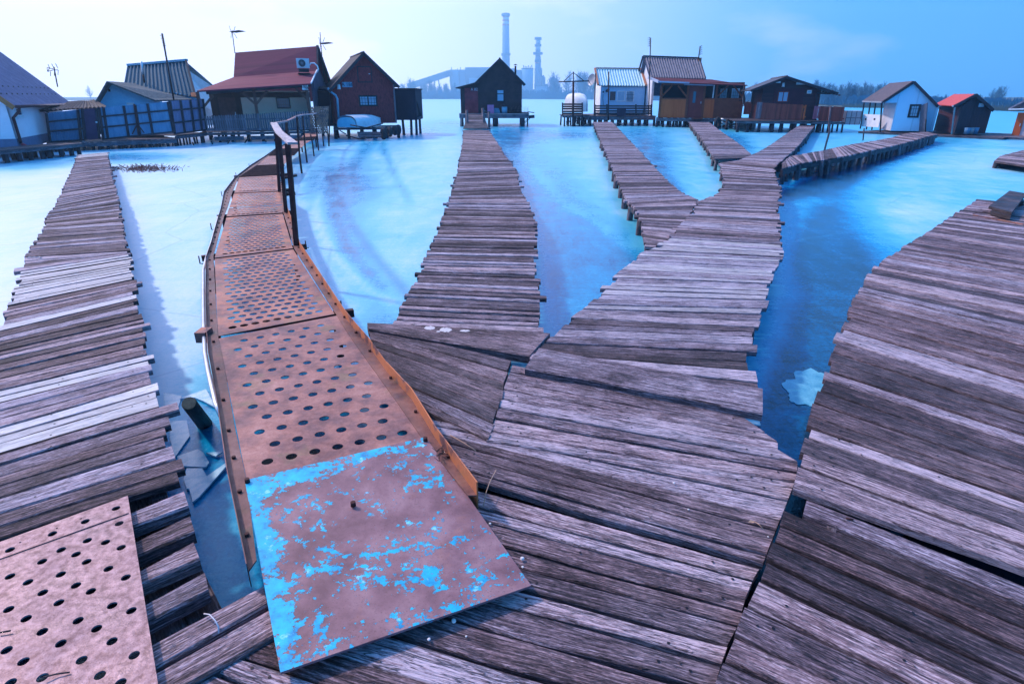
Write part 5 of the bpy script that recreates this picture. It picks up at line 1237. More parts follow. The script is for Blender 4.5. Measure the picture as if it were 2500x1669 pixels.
def slatfence(F, x0, x1, ys, yb, yt, posts, label, v=-.05, mat=BLACKISH, cf=None, cat='fence'):
    th_ = thing('slatted_railing', label, cat, F.P((x0+x1)/2, yb, v)); mb = MB()
    for y in ys: mb.bar(F.P(x0, y, v), F.P(x1, y, v), .03, .11)
    part(mb, 'slats', mat, th_)
    for x in posts: mb = MB(); mb.bar(F.P(x, yt, v), F.P(x+1, yb, v), .09, .09, (0, 1, 0)); part(mb, 'post', mat, th_)
slatfence(Ft, 505, 1132, (900, 925, 955, 980), 1005, 880, (508, 640, 960, 1132), 'black slatted railing in front of the pale blue hut')
mb = MB(); r = Ft.rect(750, 925, 848, 1015, -.12); Ft.box(mb, r[0], r[1], -.14, -.1, r[2], r[3]); single(mb, 'panel', plain('dark_plum_panel', (.02, .012, .03), (.04, .025, .05), .6), 'dark plum panel fixed to the black railing', 'panel')
Ft2 = Frame(c4, (150, 1000), 46.5, (370, 1000), 46.5)
tr2 = thing('platform', 'small end platform on crossed piles below the rotary drying frame', 'platform', Ft2.p(1, 0, 0)); platform(tr2, Ft2, 0, Ft2.w+.6, 0, 2.4, Ft2.z, .12, 6, 'deck', WOOD_DARK, .06, 2)
mb = MB()
for x in (190, 290, 330): mb.bar(Ft2.P(x, 1010, 0), Ft2.P(x+45, 1080, 0), .05, .05); mb.bar(Ft2.P(x+45, 1010, 0), Ft2.P(x, 1080, 0), .05, .05)
part(mb, 'brace', BLACKISH, tr2)
slatfence(Ft2, 150, 368, (880, 905, 930, 960, 982), 1010, 862, (150, 368), 'rusty brown slatted railing around the end platform', mat=RUSTDARK)
df = thing('drying_frame', 'dark T-shaped drying frame on a tall pole at the platform end', 'drying frame', V(*c4(265, 1060), 46.8)); D_ = 46.3
mb = MB(); p = V(*c4(268, 1075), D_); p.z = -.2; mb.tube([p, V(*c4(270, 628), D_)], .08, 7); part(mb, 'pole', RUSTDARK, df)
mb = MB(); mb.tube([V(*c4(270, 628), D_), V(*c4(270, 520), D_)], .04, 6); mb.tube([V(*c4(110, 632), D_), V(*c4(440, 624), D_)], .045, 6); mb.tube([V(*c4(165, 628), D_), V(*c4(270, 530), D_), V(*c4(388, 624), D_)], .03, 6); part(mb, 'cross_frame', DARKMET, df)
boat(V(*c4(330, 960), 47.6)+Vector((0, 0, .0)), 2.2, 1.3, 1.25, R(-65), 'pale upturned boat propped up on the end platform by the drying frame', WHITEP, DARKMET)
# ================= orange hut
ORG = plain('orange_stained_board', (.42, .07, .014), (.56, .12, .03), .55, 1.6, stretch=(5, 5, .4))
ORD = plain('red_brown_door_paint', (.15, .018, .015), (.22, .034, .026), .5, 2)
ORTIM = plain('chestnut_timber', (.15, .03, .014), (.24, .06, .028), .55, 4)
YOR = boards_mat('sunlit_orange_boarding', (.55, .19, .04), (.75, .32, .09), 5, 0)  # brighter than the front boards: sun on this side put into the colour
DCOR = plain('slate_blue_corrugated', (.05, .06, .10), (.15, .16, .22), .45, 4, .2)
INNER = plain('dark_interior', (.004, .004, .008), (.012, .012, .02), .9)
F = Frame(c4, (1213, 1015), 45.5, (2108, 1045), 43.8)
H = thing('hut', 'large orange-brown hut with glazed porch and slate blue corrugated roof', 'hut', F.p(F.w/2, 0, 0)); zf = F.z
zT = F.uz(1650, 665)[1]; zS = F.uz(1650, 825)[1]
xs = [1213, 1518, 1700, 1832, 2112]; us = [F.uz(x, 900)[0] for x in xs]; us[0] = 0; us[-1] = F.w
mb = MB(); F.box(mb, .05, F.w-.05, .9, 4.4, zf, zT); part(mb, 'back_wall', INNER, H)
for i, (a, b) in enumerate(zip(us, us[1:])):
    if i == 1: continue
    mb = MB(); F.box(mb, a, b, 0, .05, zf, zS); part(mb, 'parapet_panel', ORG if i != 3 else ORTIM, H)
    mb = MB(); F.box(mb, a, b, -.04, .09, zS, zS+.08); part(mb, 'window_sill', ORTIM, H)
for u in us:
    mb = MB(); F.box(mb, u-.07, u+.07, -.03, .11, zf, zT-.02); part(mb, 'porch_post', ORTIM, H)
mb = MB(); F.box(mb, 0, F.w, -.02, .1, zT-.018, zT+.14); part(mb, 'eave_beam', ORTIM, H)
for u, s in ((us[0], 1), (us[1], -1), (us[3], 1), (us[4], -1)):
    mb = MB(); mb.bar(F.p(u+s*.05, .02, zT-.78), F.p(u+s*.72, .02, zT-.05), .09, .1); part(mb, 'brace', ORTIM, H)
dr = door(F, (us[1]+.08, us[2]-.08, zf, zT-.06), H, ORD, .05, 'red-brown door with a narrow dark pane', 'R')
r = F.rect(1588, 740, 1620, 865); mb = MB(); F.box(mb, r[0], r[1], -.008, .008, r[2], r[3]); part(mb, 'pane', GLASS, dr)
window(F, F.rect(1888, 708, 1962, 828, .5), H, 1, 1, .9, WHITEP, plain('lit_far_pane', (.25, .42, .55), (.42, .6, .74), .3), 4, .04)
window(F, F.rect(2015, 705, 2100, 828, .5), H, 1, 1, .9, WHITEP, bpy.data.materials['lit_far_pane'], 4, .04)
mb = MB(); F.box(mb, F.uz(1808, 750)[0], F.uz(1818, 750)[0]+.02, .0, .05, zS+.08, zT-.02); part(mb, 'window_mullion', WHITEP, H)
# left side: orange boards in a sunlit colour, white gable, brick
sideA, sideB = F.p(-.003, .1, 0), F.p(-.003, 4.4, 0)
Fsd = Frame(c4, (1213, 1015), 45.5, (2108, 1045), 43.8); 
mb = MB(); n0 = mb.add([F.p(-.02, .12, zf), F.p(-.02, 4.4, zf), F.p(-.02, 4.4, zT+.5), F.p(-.02, .12, zT)]); mb.face((n0, n0+3, n0+2, n0+1), [(0, zf), (0, zT), (4.3, zT+.5), (4.3, zf)]); n1 = mb.add([F.p(.03, .12, zf), F.p(.03, 4.4, zf), F.p(.03, 4.4, zT+.5), F.p(.03, .12, zT)]); mb.face((n1, n1+1, n1+2, n1+3), [(0, zf), (4.3, zf), (4.3, zT+.5), (0, zT)])
part(mb, 'side_wall', YOR, H)
a, b = V(*c4(1045, 358), 49.5), V(*c4(1655, 380), 48.5); c, d = V(*c4(1722, 597), 46.3), V(*c4(1108, 582), 47.3)
part(corr(a, b, c, d, 22, .05), 'roof', DCOR, H, 'steep slate blue corrugated roof')
part(slab([a, b, b+Vector((0, 2.2, -2.6)), a+Vector((0, 2.2, -2.6))], .05), 'roof', DCOR, H)
mb = MB(); mb.bar(a+Vector((-.05, 0, .06)), b+Vector((0, 0, .06)), .12, .1); part(mb, 'ridge_cap', BLACKISH, H)
g = d+Vector((.3, .2, -.05)); g1 = a+Vector((.25, 0, -.15)); g2 = Vector((g.x-.1, g.y+4.2, g.z))
mb = MB(); mb.poly_prism([g, g1, g2, Vector((g2.x, g2.y, zf)), Vector((g.x, g.y, zf))], Vector((.15, 0, 0))); part(mb, 'gable_wall', WHITEP, H)
mb = MB(); mb.bar(a+Vector((-.06, 0, 0)), g2+Vector((-.3, .2, -.2)), .1, .14); mb.bar(b+Vector((.03, 0, 0)), c+Vector((.03, 0, 0)), .08, .12); part(mb, 'verge_board', BLACKISH, H)
mb = MB(); p = V(*c4(1662, 392), 48.4); mb.box(p-Vector((.12, .1, .15)), (.24, 0, 0), (0, .24, 0), (0, 0, .3)); part(mb, 'chimney', ORT, H)
mb = MB(); p, q = V(*c4(1215, 632), 45.0), V(*c4(2192, 668), 43.2); r_, s_ = V(*c4(1790, 606), 46.4), V(*c4(1100, 584), 47.2)
part(roofuv([p, q, r_, s_]), 'roof', plain('dark_red_felt', (.07, .012, .02), (.12, .022, .03), .8, 3), H, 'flat dark red porch roof')
mb = MB(); mb.bar(s_+Vector((-.04, 0, .0)), p+Vector((-.04, 0, 0)), .06, .18); mb.bar(p+Vector((0, -.04, 0)), lerp(p, q, .35)+Vector((0, -.04, 0)), .05, .1); part(mb, 'fascia', plain('grey_blue_fascia', (.28, .34, .46), (.38, .44, .56), .5), H)
mb = MB(); mb.bar(lerp(p, q, .29)+Vector((0, -.1, -.12)), lerp(p, q, .62)+Vector((0, -.1, -.1)), .25, .08); part(mb, 'awning_box', plain('dull_grey_awning', (.10, .12, .17), (.16, .18, .24), .5), H)
platform(H, F, -.15, F.w+.1, -.15, 4.4, zf, .2, 13, 'floor', WOOD_DARK, .09, 3)
mb = MB(); F.box(mb, F.uz(1575, 1050, -.5)[0], F.uz(1695, 1055, -.5)[0], -.6, -.16, zf-.06, zf); part(mb, 'doorstep', ORTIM, H)
dish(V(*c4(2140, 835), 43.6), .42, Vector((.85, -.5, .15)), 'white satellite dish on the right side of the orange hut', WHITEP)
for x0, y0, x1, y1, D, lb in ((1100, 1000, 1122, 150, 46.5, 'tall rusty aerial mast at the left end of the orange hut'), (1650, 385, 1668, 240, 48.3, 'short aerial on the chimney end of the slate blue roof')):
    b, t = V(*c4(x0, y0), D), V(*c4(x1, y1), D); el = []
    for i in range(5): y = y1+i*22; el.append((V(*c4(x1-32 if x0 < 1500 else x1-4, y+2), D), V(*c4(x1+2 if x0 < 1500 else x1+26, y-4), D)))
    el.append((V(*c4(x1-12 if x0 < 1500 else x1+12, y1-10), D), V(*c4(x1-14 if x0 < 1500 else x1+6, y1+95), D))); antenna(b, t, el, lb, r=.04)
# float with tyre and white drums
tyre(V(*c4(1860, 1090), 42.6), .42, .26, Vector((1, -.9, 0)), 'tyre hanging at the corner of the orange hut floor beside the floats')
fl = thing('float', 'dark frame with two white floats under the right end of the orange hut', 'float', V(*c4(1975, 1130), 42.8))
for y in (1048, 1092): mb = MB(); mb.tube([V(*c4(1895, y), 42.9), V(*c4(2050, y+6), 42.9)], .09, 10); part(mb, 'drum', GALV, fl)
mb = MB(); mb.bar(V(*c4(1885, 1118), 42.7), V(*c4(2062, 1125), 42.7), .08, .06); 
for x in (1890, 1960, 2010, 2060): mb.bar(V(*c4(x, 1060), 42.7), V(*c4(x+2, 1155), 42.7), .05, .05, (0, 1, 0))
part(mb, 'frame', BLACKISH, fl)
mb = MB(); p = V(*c4(2075, 1105), 43.5); mb.box(Vector((p.x, p.y, 0.01)), (1.3, 0, 0), (0, .5, 0), (0, 0, .35)); mb.box(Vector((p.x+.1, p.y-.02, .37)), (1.1, 0, 0), (0, .54, 0), (0, 0, .05)); single(mb, 'box', WHITEP, 'pale box standing on the ice between the orange and brown huts', 'box')

# ================= brown log hut
LOG = boards_mat('dark_brown_log_siding', (.035, .010, .018), (.07, .022, .03), 9, 1, .6, .3, .8)
REDF = plain('red_brown_fence_paint', (.17, .02, .016), (.32, .06, .04), .6, 6, stretch=(6, 6, .5))
F = Frame(c5, (240, 492), 40.5, (690, 505), 39.8)
H = thing('hut', 'dark brown log hut with a low pitched roof and white window', 'hut', F.p(F.w/2, 0, 0)); zf = F.z
eL, eR, pk = F.uz(238, 232), F.uz(692, 262), F.uz(447, 168)
gable_hut(F, zf, (0, eL[1]), pk, (F.w, eR[1]), 4.2, H, LOG, plain('sooty_roof', (.02, .02, .03), (.10, .10, .13), .6, 3), .9, .5, .06)
mb = MB(); F.box(mb, F.uz(340, 400)[0], F.uz(578, 400)[0], -.02, -.003, zf, F.uz(450, 250)[1]); part(mb, 'door_panel', plain('oxblood_panel', (.05, .008, .018), (.08, .016, .028), .6), H)
window(F, F.rect(386, 272, 472, 357), H, 2, 1, -.02, REDF, CURT, 0, .05)
r = F.rect(620, 262, 656, 290); sgn = thing('sign', 'small white framed plate on the brown log hut', 'sign', F.p(r[0], -.04, r[2])); mb = MB(); F.box(mb, r[0], r[1], -.04, -.01, r[2], r[3]); part(mb, 'frame', WHITEP, sgn); mb = MB(); F.box(mb, r[0]+.05, r[1]-.05, -.046, -.041, r[2]+.05, r[3]-.05); part(mb, 'plate', BOATB, sgn)
mb = MB(); p = F.P(432, 220, -.08); mb.tube([p-Vector((0, 0, .12)), p+Vector((0, 0, .12))], [.1, .07], 8); part(mb, 'wall_lamp', WHITEP, H)
for x0, x1, y in ((372, 410, 198), (535, 607, 209)): mb = MB(); mb.bar(F.P(x0, y, -.05), F.P(x1, y+1, -.05), .03, .09 if x0 < 500 else .13); part(mb, 'trim_plank', GALV, H)
mb = MB(); mb.tube([F.P(*p, -.15) for p in ((826, 262), (820, 285), (805, 290), (702, 286), (694, 300), (690, 500))], .05, 8); part(mb, 'downpipe', BLACKISH, H)
mb = MB()
for k in range(7): F.box(mb, F.w+.05+k*.16, F.w+.11+k*.16, -.3, .0, eR[1]-.12-k*.035, eR[1]-.04-k*.035)
part(mb, 'rafter_ends', BLACKISH, H)
mb = MB(); F.box(mb, -.04, -.002, 0, 4.2, zf, eL[1]); part(mb, 'side_wall', LOG, H)
Fd = Frame(c5, (225, 500), 38.4, (600, 515), 38); pt = thing('platform', 'dark platform on thick piles under the brown log hut', 'platform', Fd.p(2, 0, 0)); platform(pt, Fd, -1.2, Fd.w+1.6, 0, 6, Fd.z, .12, 9, 'deck', WOOD_DARK, .1, 3)
def palings(F, x0, x1, yt0, yt1, yb, n, label, v=0, mat=REDF, w_=.09):
    th_ = thing('paling_fence', label, 'fence', F.P((x0+x1)/2, yb, v)); mb = MB(); rnd = random.Random(int(x0))
    for i in range(n):
        t = i/(n-1); x = x0+(x1-x0)*t; u, z1 = F.uz(x, yt0+(yt1-yt0)*t, v); zb = F.uz(x, yb, v)[1]; F.box(mb, u-w_/2, u+w_/2, v, v+.025, zb, z1+rnd.uniform(-.01, .01), (rnd.random(), .5, .5))
    part(mb, 'palings', mat, th_)
    for f in (.15, .8):
        mb = MB(); a, b = F.P(x0, yt0+(yb-yt0)*f, v+.05), F.P(x1, yt1+(yb-yt1)*f, v+.05); mb.bar(a, b, .04, .07); part(mb, 'rail', mat, th_)
palings(Fd, 270, 418, 362, 372, 495, 14, 'left leaf of the red-brown paling fence in front of the brown log hut'); palings(Fd, 434, 582, 372, 378, 498, 14, 'middle red-brown palings in front of the brown log hut'); palings(Fd, 590, 612, 380, 381, 498, 2, 'two bright orange palings at the end of the brown hut fence', mat=ORG)
palings(Fd, 232, 262, 356, 358, 490, 3, 'grey palings at the left corner of the brown hut porch', mat=PAL)
Fg = Frame(c5, (700, 525), 38.6, (915, 540), 38.2)
palings(Fg, 690, 728, 388, 388, 492, 3, 'pinkish boards beside the brown hut downpipe', mat=plain('pinkish_boards', (.30, .09, .14), (.42, .15, .2), .6), v=.3, w_=.12); palings(Fg, 738, 915, 390, 398, 512, 15, 'dark red paling fence standing right of the brown log hut', w_=.1)
mb = MB()
pq = thing('platform', 'narrow platform on thin legs under the dark red paling fence', 'platform', Fg.p(1, 0, 0)); platform(pq, Fg, -.1, Fg.w, -.1, 1.6, Fg.uz(800, 518)[1], .08, 4, 'deck', WOOD_DARK, .06, 2)
palings(Frame(c5, (130, 470), 41, (175, 470), 41), 134, 172, 358, 358, 455, 4, 'small red palings at the left rear corner of the brown hut', w_=.12)
# ================= white panel hut on the right
PANB = boards_mat('shaded_white_panels', (.28, .52, .74), (.38, .62, .82), 1.05, 0, .6, .75, .15)  # white panels; the blue is the front's shade put into the colour
DR = plain('dark_streaked_corrugated_roof', (.035, .03, .045), (.14, .12, .15), .6, 6, stretch=(4, 4, .5))
F = Frame(c5, (1290, 575), 36, (1618, 603), 35.2)
H = thing('hut', 'white panel hut with blue shaded front, open dark door and streaked corrugated roof', 'hut', F.p(F.w/2, 0, 0)); zf = F.z
uE = F.uz(1225, 362)[0]; zE = F.uz(1225, 362)[1]; pk = F.uz(1470, 212); eR = (F.w+.1, F.uz(1645, 380)[1])
uE = .0 - .25
mb = MB(); uvwall(mb, F, [(0, zf), (F.w, zf), (F.w, eR[1]), (pk[0], pk[1]), (F.uz(1240, 362)[0], zE), (0, zE)], 0, 3.0); part(mb, 'wall', PANB, H)
pkw = F.P(1471, 190, -.15); bkr = V(*c5(1285, 194), 41.5); lo = F.P(1216, 358, -.15); lob = V(*c5(1062, 352), 41.5)
bkr.z = pkw.z
part(corr(bkr, pkw, lo, lob, 16, .03), 'roof', DR, H, 'left roof slope of streaked corrugated sheet')
ro_ = F.P(1664, 388, -.15); part(slab([pkw, ro_, ro_+F.N*4.5, pkw+F.N*4.5], .06), 'roof', BLACKISH, H)
mb = MB(); mb.bar(pkw+Vector((0, -.03, -.04)), ro_+Vector((0, -.03, -.04)), .05, .14); mb.bar(pkw+Vector((0, -.03, -.04)), lo+Vector((0, -.03, -.04)), .05, .07); part(mb, 'verge_board', BLACKISH, H)
mb = MB(); mb.bar(lo, lob, .05, .08); part(mb, 'gutter', GREYP, H)
Fs_ = Frame(c5, (1195, 568), 38.2, (1290, 575), 36.05)
mb = MB(); uvwall(mb, Fs_, [(0, zf), (Fs_.w, zf), (Fs_.w, zE), (0, zE)], 0, .08); part(mb, 'side_wall', plain('white_side_panels', (.42, .44, .52), (.58, .60, .68), .6, 1.5), H)
for x, yt, yb, D in ((1076, 360, 450, 40.5), (1125, 362, 455, 39.5), (1168, 364, 460, 39), (1216, 362, 565, 36.4)):
    mb = MB(); p, q = V(*c5(x, yt), D), V(*c5(x-6, yb), D); mb.bar(p, Vector((q.x, q.y, zf-.1)), .06, .06, (0, 1, 0)); part(mb, 'porch_post', DARKMET, H)
window(F, F.rect(1430, 375, 1520, 482), H, 1, 1, 0, BLACKISH, CURT, 5, .09)
r = F.rect(1512, 362, 1578, 602); mb = MB(); mb.poly_prism([F.P(1510, 600, -.02), F.P(1526, 385, -.02), F.P(1580, 362, -.5), F.P(1560, 605, -.5)], F.X*.03); part(mb, 'door', plain('grey_blue_door', (.05, .07, .11), (.09, .11, .16), .6), H, 'dark door standing open')
mb = MB(); mb.tube([F.P(1567, 492, -.6), F.P(1563, 605, -.6)], .03, 6); part(mb, 'hand_post', DARKMET, H)
Fw = Frame(c5, (1052, 548), 38.6, (1200, 560), 37)
rb_ = thing('boarding', 'white solid porch rail left of the white panel hut', 'railing', Fw.p(.5, 0, zf)); r = Fw.rect(1060, 455, 1200, 555); mb = MB(); Fw.box(mb, r[0], r[1], 0, .04, r[2], r[3]); part(mb, 'panel', WHITEP, rb_)
mb = MB()
for x in (1080, 1150): p = Fw.P(x, 500, -.02); mb.box(p, Fw.X*.12, Fw.N*.02, (0, 0, .1))
part(mb, 'knobs', BLACKISH, rb_)
Fk = Frame(c5, (930, 530), 38.6, (1045, 545), 38.4); cr_ = thing('crate', 'beige stacked crate with six panels left of the white porch rail', 'crate', Fk.p(.5, 0, 0))
r = Fk.rect(930, 427, 1048, 538); mb = MB(); Fk.box(mb, r[0], r[1], 0, .9, r[2], r[3]); part(mb, 'body', plain('beige_crate', (.34, .29, .32), (.46, .40, .43), .8, 4), cr_)
mb = MB()
for i in range(4): u = r[0]+(r[1]-r[0])*i/3; Fk.box(mb, u-.02, u+.02, -.02, -.001, r[2], r[3])
Fk.box(mb, r[0], r[1], -.024, -.001, (r[2]+r[3])/2-.02, (r[2]+r[3])/2+.02); part(mb, 'battens', PAL, cr_)
# ================= dark hut with red roof
F = Frame(c5, (1792, 617), 33.5, (2040, 600), 34)
H = thing('hut', 'black boarded hut with a faded red metal roof near the right edge', 'hut', F.p(F.w/2, 0, 0)); zf = F.z
pk = F.uz(1965, 312); eL = F.uz(1800, 392); eR = F.uz(2062, 408)
REDM = plain('faded_red_sheet', (.42, .04, .035), (.62, .10, .08), .5, 4, 0, stretch=(3, 3, 1))
pkw, lo = F.P(1965, 292, -.2), F.P(1783, 387, -.2); EX = V(*c5(1634, 384), 37.5)-lo; EX.z = 0
BBB = boards_mat('blue_black_boards', (.008, .010, .02), (.018, .02, .035), 5, 0)
mb = MB(); uvwall(mb, F, [(0, zf), (F.w, zf), (F.w, eR[1]), pk, (0, eL[1])], 0, .12); part(mb, 'wall', BBB, H)
mb = MB(); q = [F.p(F.w, .12, zf), F.p(F.w, .12, eR[1]), F.p(F.w, .12, eR[1])+EX, F.p(F.w, .12, zf)+EX]; mb.poly_prism(q, -F.X*.08); mb.poly_prism([F.p(u, .0, z)+EX for u, z in ((0, zf), (F.w, zf), (F.w, eR[1]), pk, (0, eL[1]))], EX.normalized()*.05); part(mb, 'rear_wall', BBB, H)
bkr, lob = pkw+EX, lo+EX
part(corr(bkr, pkw, lo, lob, 9, .02), 'roof', REDM, H, 'faded red left roof slope')
ro_ = F.P(2104, 416, -.2); part(slab([pkw, ro_, ro_+EX, pkw+EX], .06), 'roof', BLACKISH, H)
mb = MB(); mb.bar(pkw+Vector((0, -.03, -.05)), ro_+Vector((0, -.03, -.05)), .05, .15); mb.bar(pkw+Vector((0, -.03, -.05)), lo+Vector((0, -.03, -.05)), .05, .12); part(mb, 'verge_board', BLACKISH, H)
Fs_ = Frame(c5, (1625, 598), 37, (1792, 617), 33.55); mb = MB(); uvwall(mb, Fs_, [(0, zf), (Fs_.w, zf), (Fs_.w, lo.z-.08), (0, lob.z-.08)], 0, .08); part(mb, 'side_wall', LOG, H)
window(F, F.rect(1988, 366, 2026, 396), H, 1, 1, 0, BLW, WHITEP, 0, .03)
mb = MB(); mb.tube([F.P(1780, 388, -.25), F.P(1798, 400, -.1), F.P(1772, 612, -.1)], .04, 8); part(mb, 'downpipe', GREYP, H)
for i, (x, lb) in enumerate(((1885, 'first grey bucket against the black hut with the red roof'), (1915, 'second grey bucket against the black hut with the red roof'), (1950, 'third grey bucket against the black hut with the red roof'))):
    mb = MB(); p = F.P(x, 625, -.3); mb.tube([Vector((p.x, p.y, zf)), Vector((p.x, p.y, zf+.32))], [.13, .16], 10); single(mb, 'bucket', GREYP if i % 2 else BLUEC, lb, 'bucket')
# ================= hut cut by the right edge
F = Frame(c5, (2268, 630), 33, (2420, 645), 32.4)
H = thing('hut', 'hut with grey shingle roof and orange wooden door cut by the right edge', 'hut', F.p(F.w/2, 0, 0)); zf = F.z
zE = F.uz(2300, 425)[1]; mb = MB(); uvwall(mb, F, [(0, zf), (3.5, zf), (3.5, zE), (2.0, zE+1.3), (0.2, zE)], 0, 3.4); part(mb, 'wall', plain('cream_wall', (.42, .36, .40), (.55, .48, .52), .8), H)
a = F.P(2222, 408, -.3); b = F.p(1.9, -.3, a.z+1.75); part(slab([a, b, b+F.N*4, a+F.N*4+Vector((0, 0, .0))], .07), 'roof', plain('grey_shingles', (.14, .13, .17), (.28, .26, .31), .85, 12), H)
c = F.p(4.2, -.3, a.z); part(slab([b, c, c+F.N*4, b+F.N*4], .07), 'roof', bpy.data.materials['grey_shingles'], H)
mb = MB(); mb.bar(F.P(2225, 415, -.33), F.P(2349, 412, -.33), .05, .06); part(mb, 'eave_trim', WHITEP, H)
door(F, F.rect(2276, 440, 2338, 628), H, ORG, 0, 'orange brown wooden door', 'R')
# platforms on the right
Fq = Frame(c5, (1035, 560), 37.5, (2170, 690), 31.5)
p1 = thing('platform', 'long low black platform carrying the white panel hut and the red roofed black hut', 'platform', Fq.p(4, 0, 0)); platform(p1, Fq, 0, Fq.w, 0, 4.5, Fq.z+.05, .25, 18, 'deck', WOOD_DARK, .09, 2)
Fq = Frame(c5, (2030, 608), 32.8, (2420, 655), 31.2)
p2 = thing('platform', 'narrow timber jetty on piles leading to the hut at the right edge', 'platform', Fq.p(2, 0, 0)); platform(p2, Fq, 0, Fq.w+2, -.2, 2.2, Fq.z, .12, 10, 'deck', WOOD_FAR, .08, 2)
# curved boardwalk fragment at the right edge
deck([(2426, 394, 2640, 425), (2442, 381, 2640, 400), (2500, 366, 2640, 372)], .2, 'boardwalk', 'small corner of weathered boardwalk at the right edge below the grey roofed hut', .12, .005, .02, K=5, seed=95, posts=1.0)
# ------------------------------------------------------------------ far shore
BANK = plain('far_bank_ground', (.03, .05, .05), (.09, .10, .08), .95, .05)
REED = plain('dry_reeds', (.16, .11, .08), (.28, .2, .14), .9, .5)
def shoreD(px):
    """distance of the far shoreline along each photo column (it comes nearer on the right)"""
    pts = [(-400, 300), (300, 420), (800, 640), (1300, 640), (1500, 480), (1850, 220), (2080, 130), (2300, 118), (2500, 95), (2900, 80)]
    for (a, da), (b, db) in zip(pts, pts[1:]):
        if px <= b: t = max(0, (px-a)/(b-a)); return da*(db/da)**t
    return 80
mb = MB(); L1 = []; 
xs_ = list(range(-900, 3400, 40))
def atD(px, D, z=0):
    d = ray(px, 241); s = D/d.y; return Vector((d.x*s, D, z))
for px in xs_:
    D = shoreD(px)*(1+.05*noise.noise(Vector((px*.01, 0, 0))))
    L1.append((atD(px, D, -.1), atD(px, D*1.02+1, .5), atD(px, D*1.15+10, 1.0), atD(px, max(D*1.3, 1150), 1.8)))
for a, b in zip(L1, L1[1:]):
    for i in range(3):
        n = mb.add([a[i], b[i], b[i+1], a[i+1]]); mb.face((n, n+1, n+2, n+3), None)
o = mb.build('far_bank', BANK); tag(o, 'low far lake bank', kind='structure')
TREE = plain('hazed_tree_bark', (.05, .16, .26), (.10, .24, .34), .9, 2)  # bark lightened and blued: distance haze put into the colour
def tree_mb(h, seed, spread=.28, n=70, poplar=False):
    mb = MB(); rnd = random.Random(seed)
    mb.tube([(0, 0, 0), (rnd.uniform(-.02, .02)*h, 0, h*.5), (rnd.uniform(-.04, .04)*h, 0, h*.97)], [h*.022, h*.012, h*.003], 5, False)
    cr = MB()
    for i in range(n):
        z0 = h*rnd.uniform(.15, .9); a = rnd.uniform(0, 6.28); l = h*rnd.uniform(.12, spread)*(1.15-z0/h); up = rnd.uniform(.9, 2.2) if poplar else rnd.uniform(.35, 1.2)
        p = Vector((0, 0, z0)); e = p+Vector((math.cos(a)*l, math.sin(a)*l, l*up)); m_ = lerp(p, e, .5)+Vector((0, 0, -l*.06)); w_ = h*.005
        cr.tube([p, m_, e], [w_, w_*.8, w_*.5], 3, False)
        for k in range(5):
            q = lerp(m_, e, rnd.uniform(-.3, 1)); f = q+Vector((rnd.uniform(-1, 1), rnd.uniform(-1, 1), rnd.uniform(.1, 1.4)))*l*.5; w2 = h*.0035
            sx = Vector((1, 0, 0))*w2; n0 = cr.add([q-sx, q+sx, f+sx*.4, f-sx*.4]); cr.face((n0, n0+1, n0+2, n0+3), None)
            n0 = cr.add([q-Vector((0, w2, 0)), q+Vector((0, w2, 0)), f]); cr.face((n0, n0+1, n0+2), None)
    return mb, cr
protos = []
for s in range(4):
    t, c = tree_mb(8, 40+s, .34, 85, s % 2 == 1)
    a = t.build('trunk', TREE, base=Vector()); b = c.build('crown', TREE, base=Vector()); protos.append((a, b))
ntree = 0
def put_tree(px, D, h, label, group, k):
    global ntree
    p = atD(px, D, .6); r_ = bpy.data.objects.new('bare_tree', None); C.objects.link(r_); r_.location = p; r_.rotation_euler = (0, 0, (ntree*1.7) % 6.28); r_.scale = (h/8,)*3
    tag(r_, label, 'tree', group)
    for q in protos[k]: c = q.copy(); C.objects.link(c); c.parent = r_; c.location = (0, 0, 0)
    ntree += 1
rnd = random.Random(77)
for i in range(46):
    px = 1985+(2150-1985)*i/45+rnd.uniform(-4, 4); put_tree(px, 142+rnd.uniform(0, 14), rnd.uniform(3.4, 4.6)*(1+.0*i), 'bare tree in the row behind the brown log hut', 'bare trees behind the brown log hut', i % 4)
for i in range(34):
    px = rnd.uniform(2130, 2520); D = shoreD(px)+rnd.uniform(6, 25); put_tree(px, D, rnd.uniform(1.2, 2.2)*(1.6 if 2405 < px < 2445 else 1), 'low bare tree on the bank at the far right', 'low bare trees on the right bank', i % 4)
for i in range(30):
    px = rnd.uniform(1345, 1500); put_tree(px, shoreD(px)+rnd.uniform(5, 40), rnd.uniform(13, 21)*1.2, 'tall bare tree beyond the ice between the plant and the pale blue hut', 'tall bare trees right of the power plant', i % 4)
for i in range(26):
    px = rnd.uniform(1840, 1990); put_tree(px, shoreD(px)+rnd.uniform(5, 30), rnd.uniform(4.5, 6.5), 'bare tree beyond the ice right of the orange hut', 'bare trees right of the orange hut', i % 4)
for i in range(40):
    px = rnd.uniform(970, 1120); put_tree(px, shoreD(px)+rnd.uniform(5, 60), rnd.uniform(10, 17)*(1.2 if 1000 < px < 1060 else .9), 'bare tree on the far shore below the conveyor', 'bare trees below the conveyor', i % 4)
put_tree(222, 300, 6.5, 'round bare tree top showing between the white house and the blue shed', None, 0)
for a, b in protos: bpy.data.objects.remove(a); bpy.data.objects.remove(b)
